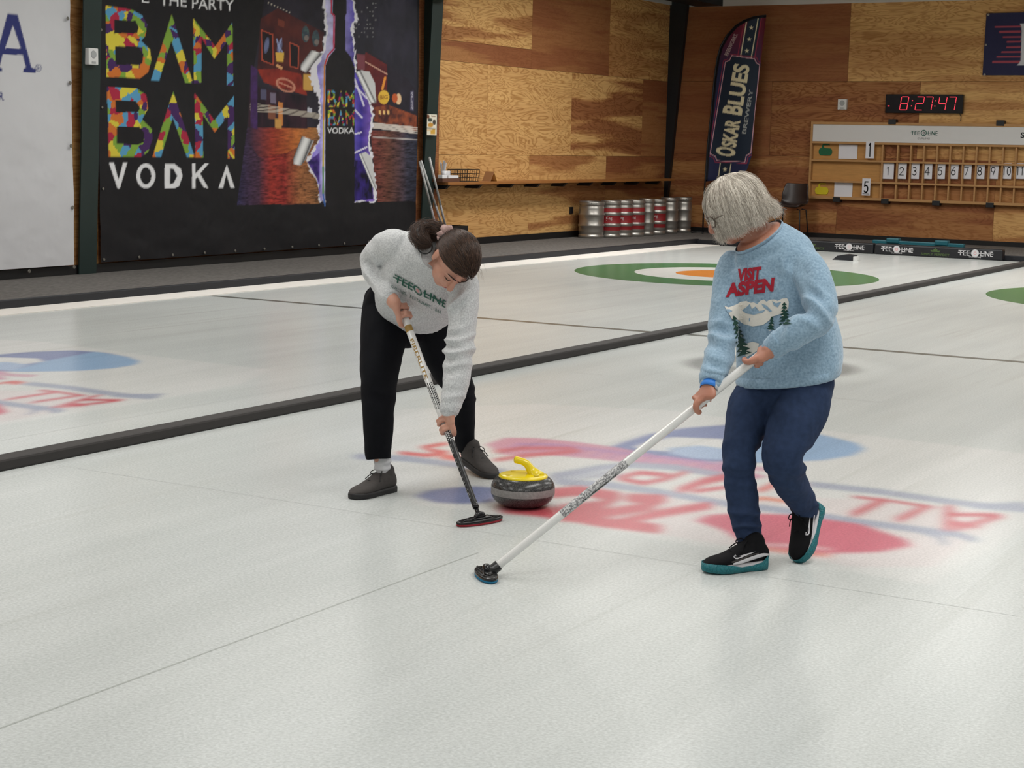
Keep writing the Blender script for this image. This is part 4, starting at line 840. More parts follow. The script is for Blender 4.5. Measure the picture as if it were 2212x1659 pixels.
# bumpers
M_BUMP = mat('black_vinyl_pad', (22, 23, 28), 0.5, var=.2, scale=4, bump=.1); M_LWHT = mat('white_lettering', (206, 204, 206), 0.6); M_LGRN = mat('dull_green_lettering', (74, 96, 50), 0.6); M_SCUFF = mat('scuffed_grey_edge', (150, 140, 128), 0.9); M_PINKM = mat('pale_red_mark', (206, 150, 152), .6)
BY = 24.50; BX = lambda x, y=535: float(hit(x, y, 1, BY)[0])
def bumper(x0, x1, label, marks):
    t = empty('bumper_pad', ((x0+x1)/2, BY+.07, 0), label, 'bumper', 'bumper pads at the end of the sheet')
    bm = bmesh.new(); box(bm, x0, x1, BY, BY+.15, 0, .158, bev=.022); from_bm('foam_pad', bm, M_BUMP, t)
    bm = bmesh.new(); r = np.random.default_rng(int(abs(x0)*100))
    for k in range(7):
        x = r.uniform(x0+.05, x1-.3); w = r.uniform(.05, .22); z = r.uniform(.0, .004)
        flat(bm, [[(x, .02), (x+w*.3, .012+r.uniform(0, .01)), (x+w, .02), (x+w*.8, .036), (x+w*.2, .033)]], lambda p: (p[0], BY+p[1], .1592))
    from_bm('scuffed_edge', bm, M_SCUFF, t, recalc=False)
    for kind, px, w in marks:
        x = BX(px); bm = bmesh.new()
        if kind == 'T': h = w/6.3; teeline(bm, lambda p: (x+p[0], BY-.0015, .085-h*.45+p[1]), h, 0, 2); flat(bm, [circ(x, .085+h*.05, h*.6, n=20)], lambda p: (p[0], BY-.0012, p[1]), 0); put_text(bm, 'CURLING', lambda p: (x+p[0], BY-.0015, .026+p[1]), 0, .01, w*.36, .020)
        else:
            put_text(bm, 'SIMPLY PERFECT', lambda p: (x+p[0], BY-.0015, .026+p[1]), 1, 0.015, w, .034)
            flat(bm, [[(x-.06, .078), (x-.075, .105), (x-.03, .098), (x-.028, .118), (x, .108), (x+.028, .118), (x+.03, .098), (x+.075, .105), (x+.06, .078)]], lambda p: (p[0], BY-.0015, p[1]), 1); flat(bm, [circ(x, .122, .012, n=10)], lambda p: (p[0], BY-.0015, p[1]), 1)
        from_bm('lettering', bm, [M_LWHT, M_LGRN, M_PINKM], t, recalc=False)
    return t
bumper(BX(1660), BX(1886.5), 'black padded bumper with one white logo right of the sweeper\'s shoulder', [('S', 1752, .42), ('T', 1834, .44)])
bumper(BX(1888.5), BX(2166.5), 'black padded bumper with two white logos and green lettering below the teal rack', [('T', 1937, .46), ('S', 2021, .42), ('T', 2107, .48)])
# teal rack behind the bumper
rk = empty('teal_rack', (BX(1985), BY+.55, ZC), 'long teal plastic ice tool resting behind the black bumper', 'ice tool')
RY = BY+.42; RX = lambda x: float(hit(x, 520, 1, RY)[0]); bm = bmesh.new(); box(bm, RX(1884), RX(2082), RY, RY+.10, ZC, .19, bev=.012); box(bm, RX(1880), RX(2090), RY-.03, RY+.12, ZC, .095, bev=.008); from_bm('rack_body', bm, M_TEALP, rk)
for a, b_ in ((1915, 1942), (2020, 2048)): bm = bmesh.new(); box(bm, RX(a), RX(b_), RY-.02, RY+.11, .155, .225, bev=.012); from_bm('clamp', bm, M_TEALP, rk)
# hack
hp = ice(1826, 562); hk = empty('foot_hack', tuple(hp), 'small black rubber foot hack on the ice in front of the bumpers', 'hack')
bm = bmesh.new(); prism(bm, [[(-.17, 0), (.12, 0), (.14, .075), (.02, .085), (-.10, .06)]], lambda p: (hp[0]+p[0], hp[1]-.06, p[1]), lambda p: (hp[0]+p[0], hp[1]+.10, p[1])); from_bm('rubber_wedge', bm, M_RUB, hk)
bm = bmesh.new(); box(bm, hp[0]+.135, hp[0]+.185, hp[1]-.07, hp[1]+.02, 0, .062, bev=.005); from_bm('white_block', bm, M_WHP, hk)

# ------------------------------------------------------------------ side wall: shelf, small things, brooms, kegs
M_SHELF = mat('shelf_board', (150, 98, 48), 0.55, var=.2, scale=5, stretch=(6, 1, 1))
sh = empty('wall_shelf', (XW, 23.3, .93), 'long narrow wooden wall shelf on black brackets above the kegs', 'shelf')
bm = bmesh.new(); box(bm, XW, XW+.30, 19.72, 26.95, .930, .968, bev=.004); from_bm('shelf_board', bm, M_SHELF, sh)
bm = bmesh.new(); box(bm, XW, XW+.03, 19.72, 26.95, .90, .93); from_bm('shelf_cleat', bm, M_SHELF, sh)
for px in (962, 1032, 1101, 1158.5, 1216, 1271.5, 1323, 1373, 1418):
    y = float(lw(px, 397, .2)[1]); bm = bmesh.new(); prism(bm, [[(0, .928), (.27, .928), (.21, .872), (0, .872)]], lambda p: (XW+p[0], y-.03, p[1]), lambda p: (XW+p[0], y+.03, p[1])); from_bm('bracket', bm, M_KICK, sh)
ST = .968
M_PAPER = mat('white_paper', (220, 220, 222), .8); M_TRAY = mat('brown_tray', (92, 58, 40), .6, var=.2, scale=10); M_WIRE = mat('dark_wire', (52, 44, 38), .5, .5); M_STRAW = mat('paper_straw', (206, 208, 214), .6)
q = lambda px, py=388, off=.17: lw(px, py, off)
ya, yb = float(q(943)[1]), float(q(980)[1])
t = empty('condiment_tray', (XW+.17, (ya+yb)/2, ST), 'brown wooden tray with napkins and wrapped straws at the shelf end', 'tray')
bm = bmesh.new(); box(bm, XW+.04, XW+.27, ya, yb, ST, ST+.05, bev=.003); from_bm('tray_body', bm, M_TRAY, t)
for (a, b_, x0, x1, h) in ((945, 956, .175, .25, .035), (958, 993, .175, .25, .03), (971, 992, .06, .115, .075)):
    bm = bmesh.new(); za = ST+.052; box(bm, XW+x0, XW+x1, float(q(a)[1]), min(float(q(b_)[1]), yb), za, za+h*1.3, bev=.002); tag(from_bm('napkin_stack', bm, M_PAPER), {945: 'short white napkin stack at the left end of the tray', 958: 'wide low white napkin stack on the shelf tray', 971: 'taller white napkin stack behind the others on the tray'}[a], 'napkins', 'napkins on the tray')
rs = random.Random(4); cu = q(958, 388, .115); cb = Vector((XW+.115, float(cu[1]), ST+.052))
t = empty('straw_cup', tuple(cb), 'small cup full of white wrapped straws on the shelf tray', 'cup')
bm = bmesh.new(); lathe(bm, [(.03, 0), (.042, .10), (.038, .10), (.028, .006)], 16, cb, cap=True); from_bm('cup', bm, M_PAPER, t, True)
for k in range(16):
    a, r = rs.uniform(0, 6.28), rs.uniform(.0, 1); d = Vector((r*.06*math.cos(a), r*.10*math.sin(a), .215+rs.uniform(-.02, .03)))
    bm = bmesh.new(); tube(bm, [cb+Vector((.022*r*math.cos(a), .022*r*math.sin(a), .012)), cb+d], .0065, 6); from_bm('straw', bm, M_STRAW, t)
t = empty('wire_basket', (XW+.15, float(q(1001)[1]), ST), 'small empty dark wire basket on the shelf', 'basket')
ya, yb = float(q(981)[1]), float(q(1023)[1]); bm = bmesh.new()
for z in (.003, .055, .11, .165):
    e = .02*(1-z/.165); tube(bm, [(XW+.06+e, ya+e, ST+z+.003), (XW+.27-e, ya+e, ST+z+.003), (XW+.27-e, yb-e, ST+z+.003), (XW+.06+e, yb-e, ST+z+.003)], .0035 if z < .16 else .006, 6, closed=True)
for k in range(9):
    f_ = k/8
    for X in (XW+.06, XW+.27): e = .02 if X < XW+.1 else -.02; tube(bm, [(X+e, ya+.02+(yb-ya-.04)*f_, ST+.004), (X, ya+(yb-ya)*f_, ST+.168)], .003, 5)
for k in range(5):
    X = XW+.06+.21*k/4
    for Y in (ya, yb): e = .02 if Y == ya else -.02; tube(bm, [(X, Y+e, ST+.004), (X, Y, ST+.168)], .003, 5)
    tube(bm, [(X, ya+.02, ST+.004), (X, yb-.02, ST+.004)], .003, 5)
from_bm('wire_frame', bm, M_WIRE, t)
M_BRD = mat('brown_card', (146, 104, 66), .7); M_TAN = mat('tan_card', (206, 160, 92), .7)
yc = float(q(1058)[1]); t = empty('menu_stand', (XW+.17, yc, ST), 'small folded brown menu card standing on the shelf', 'menu card')
bm = bmesh.new(); rings(bm, [[(XW+.10, yc-.10, ST), (XW+.24, yc-.10, ST), (XW+.24, yc-.09, ST), (XW+.10, yc-.09, ST)], [(XW+.10, yc-.005, ST+.14), (XW+.24, yc-.005, ST+.14), (XW+.24, yc+.005, ST+.14), (XW+.10, yc+.005, ST+.14)]]); from_bm('front_leaf', bm, M_BRD, t)
bm = bmesh.new(); rings(bm, [[(XW+.10, yc+.09, ST), (XW+.24, yc+.09, ST), (XW+.24, yc+.10, ST), (XW+.10, yc+.10, ST)], [(XW+.10, yc-.005, ST+.14), (XW+.24, yc-.005, ST+.14), (XW+.24, yc+.005, ST+.14), (XW+.10, yc+.005, ST+.14)]]); from_bm('back_leaf', bm, M_TAN, t)
# brooms standing in a low black wall rack
M_SHAFTW = mat('white_broom_shaft', (200, 200, 198), .4, var=.05, scale=40); M_SHAFTG = mat('speckled_broom_shaft', (160, 158, 160), .5, var=.5, scale=160)
bn = empty('broom_rack', (XW+.17, 19.9, .25), 'low black wall rack holding spare brooms behind the dark-haired sweeper', 'rack')
bm = bmesh.new()
for q in ((XW+.28, XW+.30, 19.72, 20.25, .25, .360), (XW+.03, XW+.05, 19.72, 20.25, .25, .360), (XW+.05, XW+.28, 19.72, 19.74, .25, .360), (XW+.05, XW+.28, 20.23, 20.25, .25, .360), (XW+.05, XW+.28, 19.74, 20.23, .25, .265), (XW, XW+.03, 19.80, 20.17, .27, .34)): box(bm, *q)
from_bm('rack_box', bm, M_KICK, bn)
for (ax, ay, cx, cy, off, w, lab) in ((906.5, 349, 939, 480, .24, .20, 'leftmost of the three white broom handles leaning by the column'), (909.5, 347.5, 953, 481, .26, .16, 'middle of the three white broom handles leaning by the column'), (927.5, 340, 960.5, 481, .23, .13, 'rightmost of the three white broom handles leaning by the column')):
    A_, B_ = Vector(lw(ax, ay, off)), Vector(lw(cx, cy, w)); k = (.268-A_.z)/(B_.z-A_.z); E_ = A_+(B_-A_)*k; t = empty('curling_broom', tuple(E_), lab, 'broom', 'spare brooms in the bin')
    bm = bmesh.new(); tube(bm, [A_, A_+(B_-A_)*.72], .0155, 10); from_bm('shaft', bm, M_SHAFTW, t, True)
    bm = bmesh.new(); tube(bm, [A_+(B_-A_)*.72, E_], .0158, 10); from_bm('speckled_sleeve', bm, M_SHAFTG, t, True)
# kegs
M_STEELK = mat('keg_steel', (176, 172, 166), .34, .85, var=.18, scale=7, bump=.05); M_KRED = mat('keg_red_band', (138, 30, 34), .5); M_KW = mat('keg_print', (200, 180, 178), .6); M_BLK = mat('keg_black', (14, 14, 15), .5)
def keg(x, y, r, h, red, label, slot=True):
    t = empty('beer_keg', (x, y, ZC), label, 'keg', 'kegs lined up by the side wall'); p = []
    prof = [(.93, 0), (.99, .012), (1.0, .05), (.985, .085), (.93, .10), (.97, .125), (.985, .20), (.985, .30), (1.03, .325), (1.035, .345), (1.03, .365), (.985, .39), (.985, .60), (1.03, .625), (1.035, .645), (1.03, .665), (.985, .69), (.985, .80), (.965, .86), (.925, .885), (.985, .90), (1.0, .92), (1.0, .985), (.975, 1.0), (.93, .995), (.92, .90), (.3, .91)]
    mis = []
    for a, b_ in zip(prof, prof[1:]): m = (a[1]+b_[1])/2; mis.append(1 if red and (.19 < m < .31 or .385 < m < .605 or .685 < m < .81) and a[0] > .97 else 0)
    bm = bmesh.new(); lathe(bm, [(a*r, b_*h) for a, b_ in prof], 36, mis=mis); bmesh.ops.translate(bm, verts=bm.verts, vec=(x, y, ZC)); o = from_bm('barrel', bm, [M_STEELK, M_KRED], t, True)
    v = (Vector(CO)-Vector((x, y, ZC))); an = math.atan2(v.y, v.x); c_ = lambda th, z, k=1.004: Vector((x+r*k*math.cos(th), y+r*k*math.sin(th), ZC+z*h))
    if slot:
        bm = bmesh.new(); L_ = [(.24*math.copysign(abs(math.cos(s_))**.6, math.cos(s_)), .027*math.sin(s_)) for s_ in np.linspace(0, 6.28, 17)[:-1]]
        flat(bm, [L_], lambda p: c_(an+.18+p[0], .945+p[1]*1.0)); from_bm('hand_slot', bm, M_BLK, t, recalc=False)
    if red:
        bm = bmesh.new(); put_text(bm, 'Keg', lambda p: c_(an-.15+p[0], .50+p[1], 1.0), 0, .01, .62, .075)
        flat(bm, [[(-.35, -.03), (.2, -.03), (.2, -.045), (-.35, -.045)]], lambda p: c_(an-.1+p[0], .50+p[1], .996)); from_bm('print', bm, M_KW, t, recalc=False)
    return t
KS = [(1277.5, 515, .205, .575, 0, 'large plain steel keg at the front left end of the row'), (1319, 514, .165, .585, 1, 'red-banded steel keg, first right of the large plain keg'), (1344.5, 512.5, .172, .585, 1, 'red-banded steel keg, second right of the large plain keg'), (1370.5, 511, .172, .585, 1, 'red-banded steel keg, third right of the large plain keg'),
      (1396.5, 509, .128, .60, 0, 'slim plain keg in the middle of the row after three red-banded kegs'), (1418, 507, .165, .585, 1, 'red-banded keg half hidden behind the slim plain keg'), (1445.5, 504.5, .15, .60, 0, 'slim plain steel keg, second from the corner'), (1475.5, 502.5, .15, .60, 0, 'slim plain steel keg, last in the row nearest the corner')]
KP = []
for px, py, r, h, red, lab in KS:
    P = ice(px, py, ZC); d = depth(P); P = ice(px, py, ZC)+np.array([CF[0], CF[1], 0])/math.hypot(CF[0], CF[1])*r*.95; KP.append(P); keg(P[0], P[1], r*.985, h, red, lab, red == 0)
for (i, dy, lab) in ((0, .12, 'plain keg standing behind the large front keg against the wall'), (2, .1, 'plain keg behind the middle red-banded keg against the wall'), (4, .3, 'plain keg behind the slim middle keg against the wall')):
    pass
# ------------------------------------------------------------------ curling stone and the two brooms
HR = np.array([CR[0], CR[1], 0]); HR /= np.linalg.norm(HR); HF = np.array([-CF[0], -CF[1], 0]); HF /= np.linalg.norm(HF)   # right and towards, in the plane of the ice
M_GRAN = bpy.data.materials.new('polished_granite'); nt, b = nodes(M_GRAN)
tc = N(nt, 'ShaderNodeTexCoord'); n1 = N(nt, 'ShaderNodeTexNoise'); n1.inputs['Scale'].default_value = 260; n1.inputs['Detail'].default_value = 2; nt.links.new(tc.outputs['Object'], n1.inputs['Vector'])
r = N(nt, 'ShaderNodeValToRGB'); r.color_ramp.elements[0].position = .38; r.color_ramp.elements[0].color = (.022, .023, .024, 1); r.color_ramp.elements[1].position = .72; r.color_ramp.elements[1].color = (.115, .115, .112, 1)
nt.links.new(n1.outputs['Fac'], r.inputs['Fac']); nt.links.new(r.outputs[0], b.inputs['Base Color']); b.inputs['Roughness'].default_value = .22
M_BAND = mat('striking_band', (146, 144, 142), .75, var=.35, scale=90, bump=.3); M_YPL = mat('yellow_plastic', (246, 220, 8), .28, coat=.3); M_YDK = mat('dull_yellow_bolt', (206, 180, 30), .4)
sc = np.array([-3.556, 6.12, 0.0]); SR = .1355
st = empty('curling_stone', tuple(sc), 'grey granite curling stone with a yellow handle sliding on the ice between the sweepers', 'curling stone')
bm = bmesh.new(); pf = [(.44, .003), (.47, 0), (.52, 0), (.62, .005), (.80, .016), (.90, .028), (.965, .042), (.993, .052), (1.0, .056), (1.0, .086), (.993, .090), (.965, .101), (.91, .112), (.84, .121), (.76, .127), (.60, .129), (.3, .129)]
lathe(bm, [(a*SR, z) for a, z in pf], 64, sc, mis=[1 if .055 < (a[1]+b_[1])/2 < .087 else 0 for a, b_ in zip(pf, pf[1:])]); from_bm('granite_body', bm, [M_GRAN, M_BAND], st, True)
bm = bmesh.new(); lathe(bm, [(.765*SR, .124), (.775*SR, .128), (.76*SR, .133), (.70*SR, .136), (.4*SR, .139), (.05*SR, .140)], 56, sc); hd = from_bm('handle_plate', bm, M_YPL, st, True)
g = lambda r_, f_, z: sc+HR*r_+HF*f_+np.array([0, 0, z]); bm = bmesh.new()
tube(bm, [g(.048, .004, .132), g(.044, .004, .140), g(.034, .003, .153), (g(.024, .002, .168)), g(.013, 0, .181), g(-.004, -.002, .190), g(-.022, -.003, .1945), g(-.036, -.004, .1975), g(-.0415, -.004, .1985)], [.034, .029, .0215, .0175, .0158, .0152, .0150, .0142, .006], 20, ref=tuple(HF), sub=4, flat=1.0)
tube(bm, [g(.05, .004, .134), g(.078, .01, .137), g(.088, .012, .136)], [.026, .015, .005], 14, sub=3); from_bm('grip', bm, M_YPL, st, True)
for a in (-2.65, -.72, 2.2): bm = bmesh.new(); q = g(.072*math.cos(a), -.072*math.sin(a), .1375); lathe(bm, [(.0105, 0), (.0105, .0022), (.007, .0026), (.006, .0012), (.001, .0012)], 16, q); from_bm('handle_bolt', bm, M_YDK, st, True)

M_BLKP = mat('black_gloss_plastic', (18, 18, 20), .25); M_PADR = mat('red_broom_pad', (150, 30, 44), .8); M_PADB = mat('blue_broom_pad', (20, 112, 150), .8, var=.1, scale=60)
M_SHW = mat('white_gloss_shaft', (226, 226, 224), .25, coat=.3); M_SHB = mat('black_shaft', (20, 20, 22), .35); M_GOLD = mat('gold_print', (158, 126, 62), .45); M_WPR = mat('white_print', (226, 226, 226), .5); M_BPR = mat('black_print', (24, 24, 26), .5)
M_CAMO = bpy.data.materials.new('speckled_grip_sleeve'); nt, b = nodes(M_CAMO); tc = N(nt, 'ShaderNodeTexCoord'); n1 = N(nt, 'ShaderNodeTexNoise'); n1.inputs['Scale'].default_value = 170; n1.inputs['Detail'].default_value = 3; n1.inputs['Roughness'].default_value = .7
nt.links.new(tc.outputs['Object'], n1.inputs['Vector']); r = N(nt, 'ShaderNodeValToRGB'); r.color_ramp.interpolation = 'CONSTANT'; e = r.color_ramp.elements; e[0].color = (.17, .17, .175, 1); e[1].position = .44; e[1].color = (.32, .32, .33, 1); k = e.new(.52); k.color = (.66, .66, .66, 1)
nt.links.new(n1.outputs['Fac'], r.inputs['Fac']); nt.links.new(r.outputs[0], b.inputs['Base Color']); b.inputs['Roughness'].default_value = .5
def broom_head(parent, c0, ax, L_, W_, padm, hubm, mark=True):
    c0 = Vector(c0); ax = Vector(ax).normalized(); up = Vector((0, 0, 1)); sd = up.cross(ax).normalized()
    def ringz(z, l, w, bow=0): return [p+up*(bow*((p-c0).dot(ax)/(L_/2))**2) for p in ellipse(c0+up*z, ax*L_/2*l, sd*W_/2*w, 36, 2.15)]
    bm = bmesh.new(); rings(bm, [ringz(.0015, .93, .92), ringz(.003, .985, .98), ringz(.009, .99, .99), ringz(.0105, .96, .95)]); from_bm('broom_pad', bm, padm, parent, True)
    bm = bmesh.new(); rings(bm, [ringz(.0100, .97, .97), ringz(.0115, 1, 1), ringz(.018, 1, 1), ringz(.0225, .95, .88, -.002), ringz(.0235, .90, .76, -.002)]); rings(bm, [ringz(.022, .60, .62), ringz(.027, .57, .56), ringz(.029, .50, .46)]); rings(bm, [ringz(.026, .26, .40), ringz(.036, .23, .36), ringz(.046, .17, .30), ringz(.050, .08, .2)]); from_bm('broom_head', bm, M_BLKP, parent, True)
    bm = bmesh.new()
    for s_ in (-1, 1):
        tube(bm, [c0+ax*s_*L_*.40-sd*W_*.20+up*.0245, c0+ax*s_*L_*.28-sd*W_*.30+up*.027, c0+ax*s_*L_*.10-sd*W_*.18+up*.036], .0022, 8, sub=3)
    from_bm('moulded_rib', bm, M_BLKP, parent, True)
def onshaft(A_, B_, rA, rB, view=None):
    """map (t along 0..1, arc in metres, lift) onto the shaft side that faces the camera"""
    A_, B_ = Vector(A_), Vector(B_); a = (B_-A_).normalized(); v = Vector(CO)-A_; v = (v-a*v.dot(a)).normalized(); w = a.cross(v)
    def f(t, arc, k=1.0, turn=0.0): r_ = (rA+(rB-rA)*t)*k; th = arc/(rA+(rB-rA)*t)+turn; return A_+(B_-A_)*t+(v*math.cos(th)+w*math.sin(th))*r_
    return f, a, v, w
def seg_tube(name, f0, f1, A_, B_, rA, rB, m, parent, n=18, ext=1.0):
    A_, B_ = Vector(A_), Vector(B_); bm = bmesh.new(); tube(bm, [A_+(B_-A_)*f0, A_+(B_-A_)*f1], [(rA+(rB-rA)*f0)*ext, (rA+(rB-rA)*f1)*ext], n); return from_bm(name, bm, m, parent, False)
# left broom: its shaft runs from the head up to the left hand and on to the right hand
B1c = ice(1036, 1131); B1ax = ice(1088, 1120)-ice(983, 1137)
B1a = at(1034, 1112, depth(B1c)-.005); B1b = at(866, 664, 7.20); R1a, R1b = .0122, .0168
b1 = empty('curling_broom', tuple(B1c), 'white and black broom with red pad held by the dark-haired sweeper', 'broom', 'brooms in use')
broom_head(b1, B1c, B1ax, .232, .074, M_PADR, M_BLKP)
t_of = lambda py, A_=B1a, B_=B1b: (proj(A_)[1]-py)/(proj(A_)[1]-proj(B_)[1])
def tt(A_, B_, px, py):                      # fraction along a shaft of the point seen at a pixel
    best = min(range(401), key=lambda k: np.hypot(*(proj(np.asarray(A_)+(np.asarray(B_)-np.asarray(A_))*k/400)-(px, py)))); return best/400
bm = bmesh.new(); q0, q1 = Vector(B1a), Vector(B1b); d_ = (q1-q0).normalized(); tube(bm, [q0-d_*.03, q0+d_*.035], [.008, .009], 14); tube(bm, [q0+d_*.03, q0+d_*.05], [.0135, .0128], 14); from_bm('swivel_joint', bm, M_BLKP, b1, True)
ka, kb = tt(B1a, B1b, 964, 925), tt(B1a, B1b, 886, 705)
seg_tube('black_lower_shaft', .05, ka, B1a, B1b, R1a, R1b, M_SHB, b1); seg_tube('white_upper_shaft', ka, 1.0, B1a, B1b, R1a, R1b, M_SHW, b1)
f, a_, v_, w_ = onshaft(B1a, B1b, R1a, R1b); LN = (Vector(B1b)-Vector(B1a)).length
seg_tube('gold_band', tt(B1a, B1b, 890, 716), tt(B1a, B1b, 887, 703), B1a, B1b, R1a, R1b, M_GOLD, b1, ext=1.012)
t0, t1 = tt(B1a, B1b, 930, 818), tt(B1a, B1b, 896, 732); tm = (t0+t1)/2
bm = bmesh.new(); put_text_fine(bm, 'FIBERLITE', lambda p: f(tm-p[0]/LN, p[1]-.0085, 1.025, -.30), 0, .02, (t1-t0)*LN, .0165); from_bm('lettering', bm, M_GOLD, b1, recalc=False)
def dots(name, ta, tb, m, parent, n, rows, rd):
    rd *= 1.25
    bm = bmesh.new()
    for k in range(n):
        for j in range(rows):
            t = ta+(tb-ta)*(k+.5*(j % 2)+.25)/n; th = (j-(rows-1)/2)*.58; s_ = rd*(1-.45*abs(k/n-.5))
            flat(bm, [circ(0, 0, s_, s_*.8, 10)], lambda p: f(t+p[0]/LN, p[1], 1.015, th))
    from_bm(name, bm, m, parent, recalc=False)
dots('dot_print', tt(B1a, B1b, 952, 884), tt(B1a, B1b, 930, 828), M_BPR, b1, 13, 5, .0034); dots('pale_dot_print', tt(B1a, B1b, 975, 953), tt(B1a, B1b, 965, 924), M_WPR, b1, 6, 5, .0034)
bm = bmesh.new(); rg = random.Random(8)
for (ya, yb, w_0) in ((964, 985, .5), (994, 1004, .8), (1008, 1014, .7), (1021, 1024, .8), (1030, 1036, .9), (1040, 1046, .9), (1049, 1053, .7), (1058, 1061, .8), (1066, 1072, .6), (1075, 1079, .8)):
    ta, tb = t_of(yb), t_of(ya); k_ = lambda p: f(p[0], p[1], 1.02, -.95); flat(bm, [[(ta, -.006*w_0), (tb, -.006*w_0), (tb, .005), (ta, .005)]], k_)
from_bm('side_marks', bm, M_WPR, b1, recalc=False)
# right broom
B2c = ice(1050, 1248); B2ax = ice(1070, 1272)-ice(1031, 1226)
B2a = at(1068, 1228, depth(B2c)+.01); B2b = at(1648, 762, 6.05); R2a, R2b = .0150, .0158
b2 = empty('curling_broom', tuple(B2c), 'white broom with grey speckled sleeve and blue pad held by the grey-haired sweeper', 'broom', 'brooms in use')
broom_head(b2, B2c, B2ax, .190, .074, M_PADB, M_BLKP)
bm = bmesh.new(); q0, q1 = Vector(B2a), Vector(B2b); d_ = (q1-q0).normalized(); tube(bm, [Vector(B2c)+Vector((0, 0, .030)), q0-d_*.012, q0+d_*.02], [.022, .020, .0195], 16); from_bm('broom_socket', bm, M_SHB, b2, True)
s0, s1 = tt(B2a, B2b, 1212, 1110), tt(B2a, B2b, 1352, 998)
seg_tube('white_lower_shaft', .015, s0, B2a, B2b, R2a, R2b, M_SHW, b2); seg_tube('speckled_sleeve', s0, s1, B2a, B2b, R2a, R2b, M_CAMO, b2, ext=1.03); seg_tube('white_upper_shaft', s1, 1.0, B2a, B2b, R2a, R2b, M_SHW, b2)
f2, _, _, _ = onshaft(B2a, B2b, R2a, R2b); L2 = (Vector(B2b)-Vector(B2a)).length; bm = bmesh.new(); rg = random.Random(2)
for k in range(15):
    t = s0+(s1-s0)*(.30+.52*k/15); h_ = .010*(.45+.55*(k/15)); w = .012*rg.uniform(.5, .95); flat(bm, [[(0, 0), (w, .001), (w*.9, h_), (w*.45, h_*.6), (-.001, h_)]], lambda p: f2(t+p[0]/L2, p[1]-.002, 1.05, .75))
from_bm('dark_marks', bm, M_BPR, b2, recalc=False)
# ------------------------------------------------------------------ the two sweepers
Rv, Uv, Tv = Vector(CR), Vector(CU), Vector(-CF)
def D3(r_, u_, t_): return Rv*r_+Uv*u_+Tv*t_
def A3(x, y, d): return Vector(at(x, y, d))
def loft(bm, secs, n=26, sub=5, p=2.0, dome=True, wob=0.0, seed=0):
    """secs: (centre, half axis A, half axis B); smooth tube through them, closed by rounded ends"""
    q = spline([tuple(c)+tuple(a)+tuple(b) for c, a, b in secs], sub) if len(secs) > 1 else []
    S = [(Vector(x[:3]), Vector(x[3:6]), Vector(x[6:9])) for x in q]
    def capring(c, a, b, d, out):
        m = min(a.length, b.length); return [(c+d*m*math.sin(k)*.75, a*math.cos(k), b*math.cos(k)) for k in out]
    d0 = (S[0][0]-S[1][0]).normalized(); d1 = (S[-1][0]-S[-2][0]).normalized()
    if dome: S = capring(*S[0], d0, (1.45, 1.1, .6))+S+capring(*S[-1], d1, (.6, 1.1, 1.45))
    rs = []
    for i, (c, a, b) in enumerate(S):
        r = ellipse(c, a, b, n, p)
        if wob: r = [c+(v-c)*(1+wob*noise.noise(Vector((math.cos(6.283*k/n)*1.3+seed*7, math.sin(6.283*k/n)*1.3, i*.20+seed)))) for k, v in enumerate(r)]
        rs.append(r)
    rings(bm, rs)
def limb(bm, pts, side, flat_=1.0, **kw):
    """pts: (point, radius[, radius along the view]); side: a direction that lies across the limb"""
    secs = []; P = [Vector(q[0]) for q in pts]
    for i, q in enumerate(pts):
        t = P[min(i+1, len(P)-1)]-P[max(i-1, 0)]; a, b = frame_of(t, side); rb = q[2] if len(q) > 2 else q[1]*flat_; secs.append((P[i], a*q[1], b*rb))
    loft(bm, secs, **kw)
def fuse(name, bm, voxel, smooth, m, parent, folds=None, iters=1):
    """one continuous skin over overlapping closed shapes, relaxed, then given its folds"""
    bmesh.ops.recalc_face_normals(bm, faces=bm.faces[:]); me = bpy.data.meshes.new(name); bm.to_mesh(me); bm.free()
    o = bpy.data.objects.new(name, me); SC.collection.objects.link(o)
    md = o.modifiers.new('r', 'REMESH'); md.mode = 'VOXEL'; md.voxel_size = voxel; md.adaptivity = 0
    if smooth: md = o.modifiers.new('s', 'SMOOTH'); md.factor = .5; md.iterations = smooth
    bpy.context.view_layer.update(); dg = bpy.context.evaluated_depsgraph_get(); me2 = bpy.data.meshes.new_from_object(o.evaluated_get(dg), preserve_all_data_layers=False, depsgraph=dg)
    bpy.data.objects.remove(o); bpy.data.meshes.remove(me); me2.name = name
    if folds:
        n = len(me2.vertices); co = np.empty(n*3); me2.vertices.foreach_get('co', co); co = co.reshape(-1, 3); no = np.array([v.normal[:] for v in me2.vertices]); d = folds(co, no)
        co = co+(no*d[:, None] if d.ndim == 1 else d); me2.vertices.foreach_set('co', co.ravel())
    me2.update(); return link(name, me2, m, parent, True)
def n3(co, s, seed=0):
    return np.array([noise.noise(Vector((p[0]*s+seed*3.1, p[1]*s-seed*1.7, p[2]*s+seed*5.3))) for p in co])
def fold_at(co, c, rad, along, freq, amp, seed=0, sharp=2.0):
    """creases across the direction 'along', fading with the distance from c"""
    w = np.exp(-((co-np.array(c))**2).sum(1)/rad**2); m = w > .03; out = np.zeros(len(co))
    if m.any():
        q = co[m]; ph = (q-np.array(c))@np.array(along)*freq*.8+4.2*n3(q, 7, seed); out[m] = amp*w[m]*(1-2.2*np.abs(np.sin(ph*.5))**1.4)*(.55+.9*n3(q, 11, seed+50))
    return out
def tree_of(o): me = o.data; return BVHTree.FromPolygons([v.co[:] for v in me.vertices], [p.vertices[:] for p in me.polygons])
